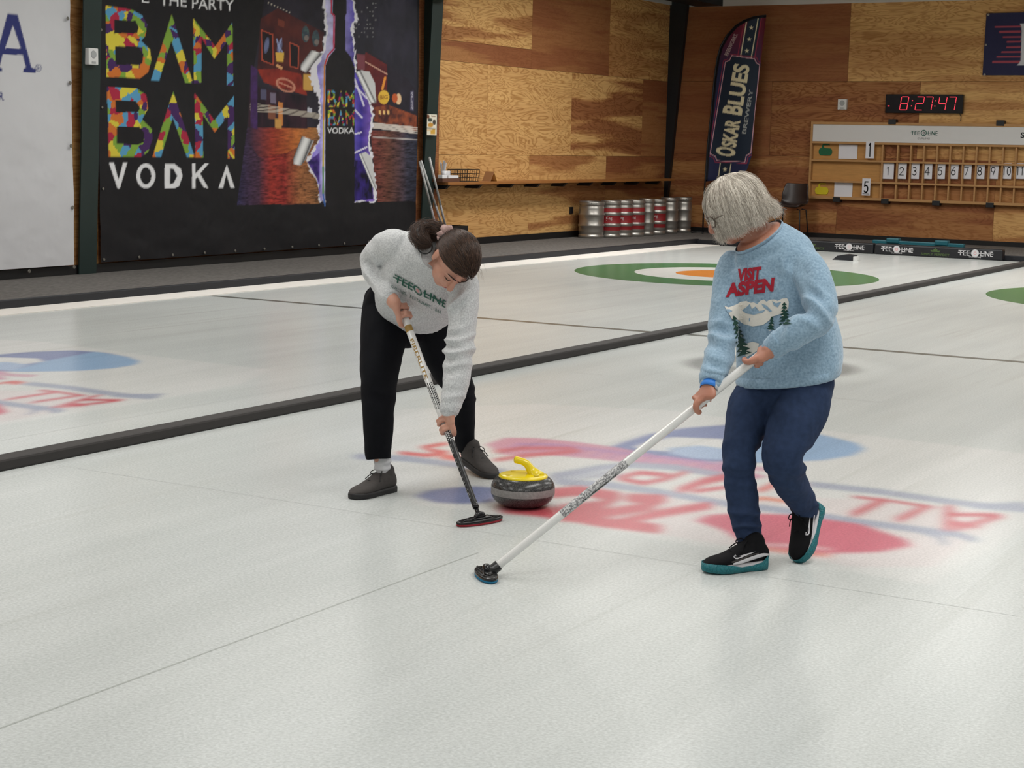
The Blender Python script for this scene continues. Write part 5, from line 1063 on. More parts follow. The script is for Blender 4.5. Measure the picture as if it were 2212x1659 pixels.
def decal(name, shapes, target, mats, parent, lift=.0016, maxlen=7.0):
    """print on cloth: shapes (loops in pixels of the photograph, or ready triangles) laid onto the surface they are seen on"""
    bm = bmesh.new()
    for mi, kind, data in shapes:
        if kind == 'poly': flat(bm, [data] if not isinstance(data[0][0], (tuple, list)) else data, lambda p: (p[0], p[1], 0), mi)
        else:
            P, T = data; A = [bm.verts.new((q[0], q[1], 0)) for q in P]
            for t in T:
                try: bm.faces.new([A[i] for i in t]).material_index = mi
                except ValueError: pass
    for _ in range(6):
        es = [e for e in bm.edges if e.calc_length() > maxlen]
        if not es: break
        bmesh.ops.subdivide_edges(bm, edges=es, cuts=1); bmesh.ops.triangulate(bm, faces=[f for f in bm.faces if len(f.verts) > 3])
    bv = tree_of(target); dead = []; o_ = Vector(CO); npx = Vector((0, 0, 0))
    for v in bm.verts:
        d = (Vector(at(v.co.x, v.co.y, 1.0))-o_).normalized(); h, nn, _, _ = bv.ray_cast(o_, d)
        if h is None: dead.append(v)
        else: v.co = h-d*lift*1.2+(nn if nn.dot(d) < 0 else -nn)*lift*.5
    bmesh.ops.delete(bm, geom=dead, context='VERTS'); bmesh.ops.delete(bm, geom=[q for q in bm.faces if max(e.calc_length() for e in q.edges) > .034], context='FACES'); return from_bm(name, bm, mats, parent, False, recalc=False)
def text_px(body, o, ex, ey, w=None, bold=0.0):
    P, T, tw = text2d(body, bold); sx = w/tw if w else 1.0; return (np.asarray(o)+np.outer(P[:, 0]*sx, ex)+np.outer(P[:, 1], ey), T)
def grip_hand(bm, wrist, S, a, n, sgn, r_sh, spread=.0185, fr=.0082, thumb=True, curl=215, start=-25, wr=.026):
    """a hand closed round a shaft: S on the shaft under the knuckles, a along it (towards the index finger), n from shaft to knuckles"""
    S = Vector(S); a = Vector(a).normalized(); n = Vector(n); n = (n-a*n.dot(a)).normalized(); m = a.cross(n)*sgn; wrist = Vector(wrist)
    R0 = r_sh+fr*.95; kn = S+n*(r_sh+.014)-m*.010
    back = (wrist-kn); secs = []
    for t, wd, th in ((0, .037, .0125), (.3, .039, .0145), (.65, .034, .017), (1.0, wr, wr*.82)):
        c = kn+back*t; tt_ = back.normalized(); aa = (a-tt_*a.dot(tt_)).normalized(); secs.append((c, aa*wd, tt_.cross(aa)*th))
    loft(bm, secs, n=20, sub=4, p=2.3)
    for k in range(4):
        off = (1.5-k)*spread; ln = (1.0, 1.06, 1.0, .86)[k]; rr = fr*(1.0, 1.03, .98, .86)[k]; pts = []
        for j in range(10):
            u = j/9; th = math.radians(start+(curl*ln-start*0)*u); rad = R0*(1.10 if j in (3, 6) else 1.0)+(.006*(1-u) if u < .35 else 0)
            pts.append(S+a*(off+.003*math.sin(k*2.1))+(n*math.cos(th)+m*math.sin(th))*rad)
        pts = [kn+a*off*.95-m*.006+n*.002]+pts; tube(bm, pts, [rr*1.12]+[rr*(1.08 if j in (0, 3, 6) else .98 if j < 8 else .9 if j == 8 else .62) for j in range(10)], 10, sub=2, ref=tuple(a))
    if thumb:
        pts = [kn+back*.55+a*.026, kn+back*.22+a*.047-m*.004, S+a*.052+(n*math.cos(-.9)+m*math.sin(-.9))*(R0+.002), S+a*.047+(n*math.cos(-1.9)+m*math.sin(-1.9))*R0, S+a*.040+(n*math.cos(-2.6)+m*math.sin(-2.6))*(R0-.001)]
        tube(bm, pts, [.0125, .0125, .0105, .0098, .006], 10, sub=4, ref=tuple(n))
def head(bm, c, f, u, s=1.0):
    """a head with brow, nose, lips, chin and ears: c skull centre, f where it looks, u its top"""
    c = Vector(c); f = Vector(f).normalized(); u = Vector(u); u = (u-f*u.dot(f)).normalized(); r_ = f.cross(u); q = lambda x, y, z: c+(r_*x+f*y+u*z)*s
    def el(cx, cy, cz, ax, ay, az, k=9):
        loft(bm, [(q(cx, cy, cz+az*math.sin(t)), r_*ax*s*math.cos(t), f*ay*s*math.cos(t)) for t in np.linspace(-1.5, 1.5, k)], n=22, sub=2, dome=False)
    el(0, -.008, .025, .074, .096, .092); el(0, .035, -.045, .060, .058, .072); el(0, .052, -.088, .034, .034, .030); el(0, .012, -.075, .050, .062, .034)
    tube(bm, [q(0, .086, .004), q(0, .100, -.018), q(0, .112, -.038), q(0, .100, -.046)], [.010, .0115, .014, .009], 10, sub=4, ref=tuple(r_)); 
    for sx in (-1, 1):
        tube(bm, [q(sx*.008, .094, -.044), q(sx*.016, .090, -.043)], [.008, .006], 8, ref=tuple(u)); tube(bm, [q(sx*.012, .090, .012), q(sx*.036, .082, .014), q(sx*.056, .060, .006)], [.008, .009, .006], 8, sub=3, ref=tuple(u))
        el(sx*.034, .066, -.036, .020, .020, .020, 7); loft(bm, [(q(sx*.074, -.010, -.048), f*.010*s, r_*.006*s), (q(sx*.079, -.012, -.025), f*.016*s, r_*.007*s), (q(sx*.082, -.016, .002), f*.018*s, r_*.007*s), (q(sx*.080, -.014, .014), f*.011*s, r_*.005*s)], n=12, sub=3)
    tube(bm, [q(-.024, .082, -.063), q(-.01, .093, -.061), q(0, .094, -.062), q(.01, .093, -.061), q(.024, .082, -.063)], [.004, .0062, .0056, .0062, .004], 8, sub=3, ref=tuple(u)); tube(bm, [q(-.02, .081, -.071), q(0, .091, -.072), q(.02, .081, -.071)], [.004, .0072, .004], 8, sub=3, ref=tuple(u))
    return q, r_, f, u
def strands(name, paths, rad, m, parent):
    """fine hair: real curve strands"""
    hc = bpy.data.hair_curves.new(name); n = len(paths[0]); hc.add_curves([n]*len(paths)); P = np.array(paths, np.float32).reshape(-1, 3)
    hc.position_data.foreach_set('vector', P.ravel()); ra = hc.attributes.new('radius', 'FLOAT', 'POINT') if 'radius' not in hc.attributes else hc.attributes['radius']
    prof = np.array([rad*(1-.75*(k/(n-1))**2) for k in range(n)], np.float32); ra.data.foreach_set('value', np.tile(prof, len(paths)))
    o = bpy.data.objects.new(name, hc); SC.collection.objects.link(o); hc.materials.append(m)
    o.parent = parent; o.matrix_parent_inverse = parent_world(parent).inverted(); return o
def hair_mat(name, c0, c1, rough=.45):
    m = bpy.data.materials.new(name); nt, b = nodes(m); hi = N(nt, 'ShaderNodeHairInfo'); r = N(nt, 'ShaderNodeValToRGB'); r.color_ramp.elements[0].color = tuple(lin(c0))+(1,); r.color_ramp.elements[1].color = tuple(lin(c1))+(1,)
    nt.links.new(hi.outputs['Random'], r.inputs['Fac']); nt.links.new(r.outputs[0], b.inputs['Base Color']); b.inputs['Roughness'].default_value = rough; b.inputs['Specular IOR Level'].default_value = .35; return m
def skin_mat(name, c, red):
    m = bpy.data.materials.new(name); nt, b = nodes(m); tc = N(nt, 'ShaderNodeTexCoord'); n1 = N(nt, 'ShaderNodeTexNoise'); n1.inputs['Scale'].default_value = 22; n1.inputs['Detail'].default_value = 4; nt.links.new(tc.outputs['Object'], n1.inputs['Vector'])
    mx = N(nt, 'ShaderNodeMix', data_type='RGBA'); mx.inputs['A'].default_value = tuple(lin(c))+(1,); mx.inputs['B'].default_value = tuple(lin(red))+(1,); nt.links.new(n1.outputs['Fac'], mx.inputs['Factor']); nt.links.new(mx.outputs['Result'], b.inputs['Base Color'])
    b.inputs['Roughness'].default_value = .5; b.inputs['Subsurface Weight'].default_value = .12; b.inputs['Subsurface Radius'].default_value = (.02, .008, .004); b.inputs['Subsurface Scale'].default_value = .3; return m
M_SKIN1 = skin_mat('fair_skin', (208, 160, 138), (186, 130, 110)); M_SKIN2 = skin_mat('warm_skin', (190, 136, 112), (166, 106, 86))
M_LIP = mat('lip_skin', (170, 92, 88), .45); M_EYE = mat('eye_white', (216, 210, 204), .3); M_LASH = mat('dark_brow', (60, 42, 34), .7)
def shoe(kind, heel, toe, L, up, lat, parent, mats, names):
    """heel point and toe direction on the sole, up from the sole, lat to the wearer's outside; returns the map"""
    heel = Vector(heel); X = Vector(toe).normalized(); Z = Vector(up); Z = (Z-X*Z.dot(X)).normalized(); Y = Vector(lat); Y = (Y-X*Y.dot(X)-Z*Y.dot(Z)).normalized(); q = lambda x, y, z: heel+X*x*L+Y*y+Z*z
    S_ = [(.0, .020, .018, .078), (.04, .030, .014, .090), (.12, .036, .014, .102), (.22, .039, .014, .106), (.34, .040, .014, .098), (.48, .043, .014, .080), (.66, .047, .014, .058), (.80, .046, .014, .050), (.91, .037, .014, .042), (.98, .020, .016, .032)]
    bm = bmesh.new(); loft(bm, [(q(x, 0, (z0+z1)/2), Y*w, Z*(z1-z0)/2) for x, w, z0, z1 in S_], n=28, sub=4, p=2.35); cl_ = .165 if kind == 'low' else .150; loft(bm, [(q(.18, 0, .06), X*L*.17, Y*.038), (q(.19, 0, .104), X*L*cl_, Y*.036)], n=20, sub=4)
    up_ = fuse(names[0], bm, .0045, 6, mats[0], parent)
    out = lambda k, z, e=0.0: [q(x+ex, s_*w*k, z(x)) for s_ in (1, -1) for x, w, ex in ([(.0-e, .018, 0), (.03, .033, 0), (.14, .039, 0), (.30, .038, 0), (.48, .043, 0), (.66, .050, 0), (.80, .049, 0), (.91, .040, 0), (.985, .024, 0), (1.005+e, .006, 0)][::s_])]
    bm = bmesh.new(); rings(bm, [out(.95, lambda x: .001+.012*max(0, x-.75)), out(1.0, lambda x: .004+.012*max(0, x-.75)), out(1.01, lambda x: .020+.008*max(0, .35-x)), out(.93, lambda x: .026+.008*max(0, .35-x))]); from_bm(names[1], bm, mats[1], parent, True)
    return q, out, up_
# ================================================================== sweeper with dark hair, left
P1 = bmesh.new()
fA = ice(849, 1060); tA = ice(760, 1079); dA = Vector(tA-fA).normalized(); ankA = lambda z, f_=.070: Vector(fA)+dA*f_+Vector((0, 0, z))
M_GREYW = bpy.data.materials.new('heather_grey_fleece'); nt, b = nodes(M_GREYW); tc = N(nt, 'ShaderNodeTexCoord'); n1 = N(nt, 'ShaderNodeTexNoise'); n1.inputs['Scale'].default_value = 170; n1.inputs['Detail'].default_value = 3; nt.links.new(tc.outputs['Object'], n1.inputs['Vector'])
r = N(nt, 'ShaderNodeValToRGB'); e = r.color_ramp.elements; e[0].position = .32; e[0].color = tuple(lin((178, 180, 182)))+(1,); e[1].position = .66; e[1].color = tuple(lin((212, 214, 214)))+(1,); nt.links.new(n1.outputs['Fac'], r.inputs['Fac']); nt.links.new(r.outputs[0], b.inputs['Base Color']); b.inputs['Roughness'].default_value = .95; b.inputs['Specular IOR Level'].default_value = .1; b.inputs['Sheen Weight'].default_value = .15
M_BLKC = mat('black_stretch_cloth', (13, 14, 19), .85, var=.3, scale=50, spec=.15); M_SUEDE = mat('charcoal_suede', (66, 62, 60), .9, var=.25, scale=60, bump=.1); M_SOLEK = mat('black_rubber_sole', (28, 27, 28), .6); M_SOCK = mat('white_sock', (206, 206, 208), .9, bump=.2, scale=120)
hc = A3(981, 562, 6.97); hf = D3(.06, -.92, .26); hu = D3(.64, .22, .72)
q1, hr1, hf, hu = head(P1, hc, hf, hu, 1.0)
limb(P1, [(A3(945, 560, 7.16), .062), (A3(955, 560, 7.08), .056), (A3(968, 556, 7.02), .054)], Rv)
LA = lambda tilt: (Rv*.95+Uv*tilt+Tv*(-.10)).normalized()
def torso1(bm, k):
    spd = A3(945, 545, 7.08)-A3(896, 660, 7.50)
    out = []
    for (x, y, d, hw, hd, tl) in ((890, 664, 7.53, .166, .125, -.24), (899, 645, 7.45, .184, .140, -.26), (912, 616, 7.35, .192, .150, -.28), (924, 583, 7.25, .190, .150, -.30), (933, 560, 7.18, .180, .130, -.32), (942, 550, 7.10, .130, .105, -.34), (949, 552, 7.03, .082, .082, -.36)):
        a = LA(tl); s_ = spd.normalized(); a = (a-s_*a.dot(s_)).normalized(); out.append((A3(x, y, d), a*hw*k, s_.cross(a)*hd*k))
    loft(bm, out, n=36, sub=5, p=2.2, dome=False); return out
arm1R = [(A3(868, 535, 7.17), .074), (A3(845, 532, 7.22), .074), (A3(822, 545, 7.31), .066), (A3(806, 563, 7.38), .060), (A3(812, 590, 7.34), .056), (A3(826, 617, 7.27), .049), (A3(838, 635, 7.20), .042), (A3(845, 645, 7.17), .036)]
arm1L = [(A3(985, 596, 7.10), .072), (A3(1001, 622, 7.08), .070), (A3(999, 690, 7.06), .061), (A3(994, 735, 7.04), .061), (A3(991, 758, 7.03), .065), (A3(989, 785, 7.02), .060), (A3(985, 825, 7.0), .056), (A3(979, 858, 6.98), .050), (A3(972, 880, 6.97), .040), (A3(970, 890, 6.97), .036)]
hipsA = [(A3(838, 640, 7.62), .105), (A3(833, 700, 7.56), .108), (A3(824, 765, 7.48), .094), (A3(818, 825, 7.42), .082), (A3(817, 895, 7.39), .070), (A3(816, 955, 7.38), .061), (A3(817.5, 992, 7.38), .054)]
hipsB = [(A3(925, 650, 7.58), .110), (A3(942, 720, 7.66), .100), (A3(972, 795, 7.73), .086), (A3(996, 848, 7.79), .066), (A3(1002, 900, 7.87), .052), (A3(1004, 945, 7.95), .048), (A3(1006, 966, 7.99), .046)]
S1t, S1l = Vector(B1a)+(Vector(B1b)-Vector(B1a))*tt(B1a, B1b, 870, 676), Vector(B1a)+(Vector(B1b)-Vector(B1a))*tt(B1a, B1b, 968, 916)
ax1 = (Vector(B1b)-Vector(B1a)).normalized()
torso1(P1, .80); limb(P1, [(p, r*.58) for p, r in arm1R], Rv); limb(P1, [(p, r*.62) for p, r in arm1L], Rv)
limb(P1, [(A3(860, 640, 7.6), .10), (A3(905, 645, 7.58), .10)], Uv)
limb(P1, [(p, r*(.74 if r > .065 else .36)) for p, r in hipsA]+[(ankA(.135), .019), (ankA(.08), .020)], Rv); limb(P1, [(p, r*.74) for p, r in hipsB]+[(A3(1012, 985, 7.98), .032)], Rv)
limb(P1, [(A3(843, 642, 7.17), .030), (A3(853, 656, 7.15), .028)], Rv); grip_hand(P1, A3(852, 655, 7.15), S1t, -ax1, D3(-.35, -.1, .9), -1, R1b, curl=200)
limb(P1, [(A3(972, 880, 6.97), .030), (A3(971, 894, 6.965), .028)], Rv); grip_hand(P1, A3(971, 893, 6.965), S1l, -ax1, D3(.25, .25, .9), 1, R1a+.0022, curl=205)
p1 = fuse('person', P1, .0036, 5, M_SKIN1, None)
tag(p1, 'dark-haired person bent forward in grey sweatshirt and black trousers, sweeping before the stone', 'person')
# trousers
bm = bmesh.new(); limb(bm, hipsA, Rv, 1.12, dome=False, wob=.06, seed=1); limb(bm, hipsB, Rv, 1.08, dome=False, wob=.06, seed=2)
loft(bm, [(A3(876, 720, 7.60), Rv*.10, Tv*.09), (A3(874, 690, 7.60), Rv*.185, Tv*.125), (A3(878, 650, 7.57), Rv*.186, Tv*.135), (A3(884, 615, 7.52), Rv*.165, Tv*.12)], n=32, sub=5, p=2.2)
f_t1 = lambda co, no: .0035*n3(co, 14, 2)+fold_at(co, A3(1008, 858, 7.76), .09, Uv, 110, .006, 3)+fold_at(co, A3(820, 840, 7.40), .11, Uv, 80, .004, 4)+fold_at(co, A3(818, 970, 7.33), .10, Uv, 70, .003, 5)
fuse('trousers', bm, .006, 4, M_BLKC, p1, f_t1)
# sweatshirt
bm = bmesh.new(); T1 = torso1(bm, 1.0); limb(bm, [(p, r) for p, r in arm1R], Rv, dome=True, wob=.07, seed=3); limb(bm, [(p, r) for p, r in arm1L], Rv, dome=True, wob=.07, seed=4)
def f_s1(co, no):
    d = 0*co[:, 0]+.003*n3(co, 9, 7)+.0014*n3(co, 26, 8); d = d+fold_at(co, A3(992, 762, 7.0), .085, D3(-.15, 1, 0), 140, .022, 9)+fold_at(co, A3(975, 860, 6.95), .06, Uv, 140, .005, 10)+fold_at(co, A3(820, 580, 7.28), .09, D3(.7, .5, 0), 135, .017, 11)
    d = d+fold_at(co, A3(985, 655, 7.02), .07, D3(.6, -.6, 0), 125, .020, 12)+fold_at(co, A3(862, 600, 7.2), .10, D3(.8, -.5, 0), 75, .010, 13)+fold_at(co, A3(910, 670, 7.35), .13, D3(.4, .9, 0), 60, .009, 14); return d
sw1 = fuse('sweatshirt', bm, .0058, 4, M_GREYW, p1, f_s1)
def cuff(name, c0, c1, r0, r1, m, parent, n=30, ribs=22):
    c0, c1 = Vector(c0), Vector(c1); a, b = frame_of(c1-c0, Rv); bm = bmesh.new(); rs = []
    for t, k in ((0, .97), (.12, 1.05), (.85, 1.04), (1, .98), (1, .86)):
        r = r0+(r1-r0)*t; rs.append([c0+(c1-c0)*t+(a*math.cos(6.2832*j/n/2)+b*math.sin(6.2832*j/n/2))*r*k*(1+.022*(-1)**j) for j in range(n*2)])
    rings(bm, rs); return from_bm(name, bm, m, parent, True)
cuff('cuff', A3(837, 633, 7.205), A3(846, 647, 7.165), .041, .036, M_GREYW, sw1); cuff('cuff', A3(973, 874, 6.974), A3(970, 893, 6.966), .042, .0355, M_GREYW, sw1)
# ribbed hem and collar
def band(name, secs, m, parent, k0=1.0, w=.022, n=72):
    c, a, b = secs[0]; c2 = secs[1][0]; d = (c2-c).normalized(); bm = bmesh.new(); rs = []
    for t, k in ((-.004, .93), (-.004, .985), (.004, 1.015), (w, 1.02), (w+.004, .99)):
        rs.append([c+d*t+(v-c)*k*k0*(1+.008*(-1)**j) for j, v in enumerate(ellipse(c, a, b, n, 2.2))])
    rings(bm, rs, cap=False); return from_bm(name, bm, m, parent, True)
band('hem', T1, M_GREYW, sw1, 1.0, .035)
cN = A3(949, 551, 7.045); band('collar', [(cN, T1[-1][1]*1.0, T1[-1][2]*1.0), (A3(951, 551, 7.02), None, None)], M_GREYW, sw1, .98, .018)
GI = mat('green_lettering', (38, 92, 76), .8); GI2 = mat('faded_green_lettering', (62, 104, 92), .8); PKI = mat('pink_target', (204, 150, 146), .8)
ex, ey = np.array([.885, .466]), np.array([.16, -1.0]); o0 = np.array([904.5, 634.5])
sh_ = []
for bdy, s0_, s1_ in (('TEE', -60, -15), ('LINE', 12, 68)): P, T = text_px(bdy, o0+ex*(s0_+s1_)/2, ex, ey*15, (s1_-s0_), .012); sh_.append((0, 'tri', (P, T)))
for (a, b_) in ((-63, -10), (9, 72)): sh_.append((0, 'poly', [tuple(o0+ex*a+ey*6.2), tuple(o0+ex*b_+ey*6.2), tuple(o0+ex*b_+ey*8.6), tuple(o0+ex*a+ey*8.6)]))
cq = lambda r_: [tuple(o0+ex*(-.5+r_*math.cos(t))+np.array([-.25, -1])*(7+r_*math.sin(t))) for t in np.linspace(0, 6.2832, 25)[:-1]]
sh_.append((0, 'poly', [cq(10), cq(7.2)[::-1]])); sh_.append((2, 'poly', cq(3.8)))
for k, ch in enumerate('CURLING, RESTAURANT, BAR'):
    if ch != ' ': t = (k-11.5)*5.1; P, T = text_px(ch, o0+ex*t+np.array([-6, 15.0])+np.array([0, -abs(t)*.02]), ex, ey*6.4, None, .01); P = np.asarray(o0+ex*t+np.array([-6, 15.0]))+(P-np.asarray(o0+ex*t+np.array([-6, 15.0])))*1.0; sh_.append((1, 'tri', (o0+ex*t+np.array([-6, 15.0])+np.outer(text2d(ch, .01)[0][:, 0]*5.0, ex)+np.outer(text2d(ch, .01)[0][:, 1]*6.4, ey), T)))
for k, ch in enumerate('Thornton, Colorado'[9:]):
    pass
decal('chest_lettering', sh_, sw1, [GI, GI2, PKI], sw1, .0030, 5.0)
# shoes, sock
qa, oa, ua = shoe('low', Vector(fA)+Vector((0, 0, 0)), Vector(tA)-Vector(fA), .262, (0, 0, 1), D3(-.3, 0, -1), p1, [M_SUEDE, M_SOLEK], ['shoe', 'shoe_sole'])
def laces(q, parent, m, bow=1):
    bm = bmesh.new()
    for x, z, w in ((.34, .088, .022), (.42, .080, .022), (.50, .074, .022), (.57, .069, .02)): tube(bm, [q(x, -w, z-.010), q(x+.01, 0, z), q(x, w, z-.010)], .0026, 6, sub=4)
    for s_ in (-1, 1): tube(bm, [q(.33, 0, .092), q(.36, s_*.02, .104), q(.42, s_*.032, .094), q(.40, s_*.022, .084), q(.34, 0, .092)], .0022, 6, sub=4)
    for s_ in (-1, 1): tube(bm, [q(.33, 0, .092), q(.42, s_*.026, .088), q(.50, s_*.044, .066)], .0022, 6, sub=4)
    from_bm('shoe_lace', bm, m, parent, True)
laces(qa, ua, M_SOLEK)
bm = bmesh.new(); limb(bm, [(A3(820, 974, 7.395), .041), (ankA(.155), .039), (ankA(.115), .036), (ankA(.078), .026)], Rv, wob=.05); fuse('sock', bm, .004, 2, M_SOCK, p1, lambda co, no: fold_at(co, ankA(.13), .06, Uv, 300, .003, 21))
tB = ice(1068, 1036, .0); fB = min((at(1003, 998, 7.4+.005*k) for k in range(160)), key=lambda P: abs(np.linalg.norm(P-tB)-.285)+(10 if depth(P) < depth(tB) else 0))
qb, ob, ub = shoe('low', Vector(fB), Vector(tB)-Vector(fB), .285, D3(.2, .9, .4), D3(1, .1, -.2), p1, [M_SUEDE, M_SOLEK], ['shoe', 'shoe_sole']); laces(qb, ub, M_SOLEK)
# hair: cap, ponytail bun, scrunchie, loose strands
M_BRH = hair_mat('dark_brown_hair', (26, 18, 16), (92, 68, 54), .38); M_BRC = mat('dark_brown_hair_cap', (30, 22, 19), .5, var=.4, scale=90, stretch=(1, 1, 1)); M_SCR = mat('pale_scrunchie', (176, 146, 140), .8, var=.3, scale=60, bump=.3)
bm = bmesh.new(); K = 24; rs = []
tie = q1(.0, -.120, .055)                                   # where the hair is gathered
for j, t in enumerate(np.linspace(.02, 1.0, 14)):           # rings from the crown outwards over the skull
    row = []
    for k in range(K):
        a = 6.2832*k/K; fr = math.cos(a); lim = 1.50-.34*max(0, fr)+.42*max(0, -fr)+.16*math.sin(a)**2; th = t*lim*.985; x, y, z = math.sin(th)*math.sin(a), math.sin(th)*math.cos(a), math.cos(th)
        row.append(q1(x*.0835, -.008+y*.106, .025+z*.103))
    rs.append(row)
rings(bm, rs); tie = A3(962, 509, 7.01); bun = [tie, A3(944, 500, 7.03), A3(920, 496, 7.04), A3(906, 506, 7.02), A3(911, 521, 6.99), A3(926, 527, 6.98)]
tube(bm, bun, [.022, .032, .034, .033, .027, .010], 18, sub=5, ref=tuple(hr1)); tube(bm, [q1(-.03, -.06, .05), tie], [.05, .024], 16, sub=4); tube(bm, [q1(.02, -.08, -.02), A3(948, 516, 7.02)], [.045, .02], 16, sub=4)
h1 = fuse('hair', bm, .004, 3, M_BRC, p1, lambda co, no: .0022*n3(co, 40, 5)+.0015*n3(co, 90, 6))
rh = np.random.default_rng(3); PS = []
def skullpt(th, a, k=1.0): x, y, z = math.sin(th)*math.sin(a), math.sin(th)*math.cos(a), math.cos(th); return np.array(q1(x*.0845*k, -.008+y*.107*k, .025+z*.104*k))
tie_n = np.array(tie)
for _ in range(4200):
    a = rh.uniform(0, 6.2832); fr = math.cos(a); lim = 1.49-.34*max(0, fr)+.40*max(0, -fr)+.16*math.sin(a)**2; th = lim*math.sqrt(rh.uniform(.02, 1)); p0 = skullpt(th, a, rh.uniform(1.0, 1.06)); pts = []
    c_ = np.array(q1(0, -.008, .025))
    for k in range(9):
        t = k/8; p = p0+(tie_n-p0)*t; d = p-c_; e = np.array([d@np.array(hr1)/.087, d@np.array(hf)/.110, d@np.array(hu)/.107]); L = max(np.linalg.norm(e), 1e-3)
        if L < 1: p = c_+d/L
        pts.append(p+rh.normal(0, .0006, 3))
    PS.append(pts)
strands('hair_strands', PS, .0007, M_BRH, h1); PS = []
bs = [np.array(x) for x in spline([tuple(b_) for b_ in bun], 2)]
for _ in range(1500):
    o_ = rh.normal(0, 1, 3); o_ = o_/np.linalg.norm(o_)*rh.uniform(.7, 1.25); w = rh.uniform(.8, 1.15); PS.append([b_+o_*r_*w+rh.normal(0, .002, 3) for b_, r_ in zip(bs, np.interp(np.linspace(0, 1, len(bs)), [0, .2, .4, .6, .8, 1], [.018, .034, .037, .036, .030, .014]))])
strands('ponytail_strands', PS, .0006, M_BRH, h1); PS = []
for _ in range(26):
    a = rh.uniform(-1.4, 1.4); p = skullpt(.9, a, 1.02); dr = np.array(D3(rh.uniform(.2, 1), rh.uniform(-.6, .5), rh.uniform(0, .6))); PS.append([p+dr*.004*k+np.array([0, 0, -.0009*k*k])+rh.normal(0, .0008, 3) for k in range(9)])
strands('loose_strands', PS, .0003, M_BRH, h1)
bm = bmesh.new(); tp = []; av, bv_ = frame_of(Vector(bun[1])-Vector(bun[0]), hr1); nsc = 40
for k in range(nsc): t = 6.2832*k/nsc; rr_ = .030+.006*math.sin(9*t); tp.append(Vector(tie)+(av*math.cos(t)+bv_*math.sin(t))*rr_+(Vector(bun[1])-Vector(bun[0])).normalized()*.004*math.sin(7*t))
tube(bm, tp, [.015+.004*math.sin(k*2.4) for k in range(nsc)], 10, closed=True); from_bm('scrunchie', bm, M_SCR, p1, True)
er = A3(918, 533, 6.98); bm = bmesh.new(); tube(bm, [er+(Rv*math.cos(t)*.030+(Uv*.95+Tv*.3)*math.sin(t)*.030) for t in np.linspace(0, 6.2832, 33)[:-1]], .0026, 8, closed=True); from_bm('hoop_earring', bm, M_BLKP, p1, True)
def face_marks(q, parent, lip=True):
    for s_ in (-1, 1):
        bm = bmesh.new(); tube(bm, [q(s_*.014, .0985, .020), q(s_*.034, .0935, .026), q(s_*.054, .074, .019)], [.0025, .0032, .0016], 8, sub=4); from_bm('eyebrow', bm, M_LASH, parent, True)
        bm = bmesh.new(); tube(bm, [q(s_*.018, .087, -.008), q(s_*.033, .0885, -.011), q(s_*.049, .075, -.008)], [.0016, .0024, .0014], 8, sub=4); from_bm('eyelashes', bm, M_LASH, parent, True)
    bm = bmesh.new(); tube(bm, [q(-.022, .085, -.0655), q(0, .0975, -.0665), q(.022, .085, -.0655)], [.0022, .0042, .0022], 8, sub=5); from_bm('lips', bm, M_LIP, parent, True)
face_marks(q1, p1)
# ================================================================== sweeper with grey hair, right
M_KNIT = bpy.data.materials.new('pale_blue_knit'); nt, b = nodes(M_KNIT); tc = N(nt, 'ShaderNodeTexCoord'); n1 = N(nt, 'ShaderNodeTexNoise'); n1.inputs['Scale'].default_value = 120; n1.inputs['Detail'].default_value = 3; nt.links.new(tc.outputs['Object'], n1.inputs['Vector'])
r = N(nt, 'ShaderNodeValToRGB'); e = r.color_ramp.elements; e[0].position = .3; e[0].color = tuple(lin((124, 152, 174)))+(1,); e[1].position = .7; e[1].color = tuple(lin((156, 183, 203)))+(1,); nt.links.new(n1.outputs['Fac'], r.inputs['Fac']); nt.links.new(r.outputs[0], b.inputs['Base Color']); b.inputs['Roughness'].default_value = .95; b.inputs['Sheen Weight'].default_value = .35; b.inputs['Specular IOR Level'].default_value = .1
bp = N(nt, 'ShaderNodeBump'); bp.inputs['Strength'].default_value = .25; bp.inputs['Distance'].default_value = .004; nt.links.new(n1.outputs['Fac'], bp.inputs['Height']); nt.links.new(bp.outputs[0], b.inputs['Normal'])
M_DENIM = mat('dark_blue_denim', (44, 58, 86), .85, var=.35, scale=45, bump=.15, spec=.15); M_SEAMD = mat('denim_seam', (28, 36, 54), .9); M_KBLK = mat('black_knit_shoe', (16, 16, 19), .85, var=.3, scale=80, spec=.2); M_MIDS = mat('white_midsole', (206, 204, 208), .5)
M_GRIP = bpy.data.materials.new('teal_rubber_gripper'); nt, b = nodes(M_GRIP); b.inputs['Base Color'].default_value = tuple(lin((16, 108, 116)))+(1,); b.inputs['Roughness'].default_value = .5; tc = N(nt, 'ShaderNodeTexCoord'); vo = N(nt, 'ShaderNodeTexVoronoi', feature='DISTANCE_TO_EDGE'); vo.inputs['Scale'].default_value = 75; nt.links.new(tc.outputs['Object'], vo.inputs['Vector'])
mr = N(nt, 'ShaderNodeMapRange'); mr.inputs['From Max'].default_value = .12; nt.links.new(vo.outputs['Distance'], mr.inputs['Value']); bp = N(nt, 'ShaderNodeBump'); bp.inputs['Strength'].default_value = .6; bp.inputs['Distance'].default_value = .003; nt.links.new(mr.outputs[0], bp.inputs['Height']); nt.links.new(bp.outputs[0], b.inputs['Normal'])
P2 = bmesh.new(); Nf = D3(-.42, 0, .9)
h2c = A3(1588, 452, 6.19); q2, hr2, hf2, hu2 = head(P2, h2c, D3(-.90, -.40, .06), D3(-.32, .90, .12), .97)
limb(P2, [(A3(1652, 536, 6.24), .082), (A3(1640, 518, 6.22), .074), (A3(1628, 498, 6.215), .060), (A3(1610, 475, 6.20), .054)], Rv)
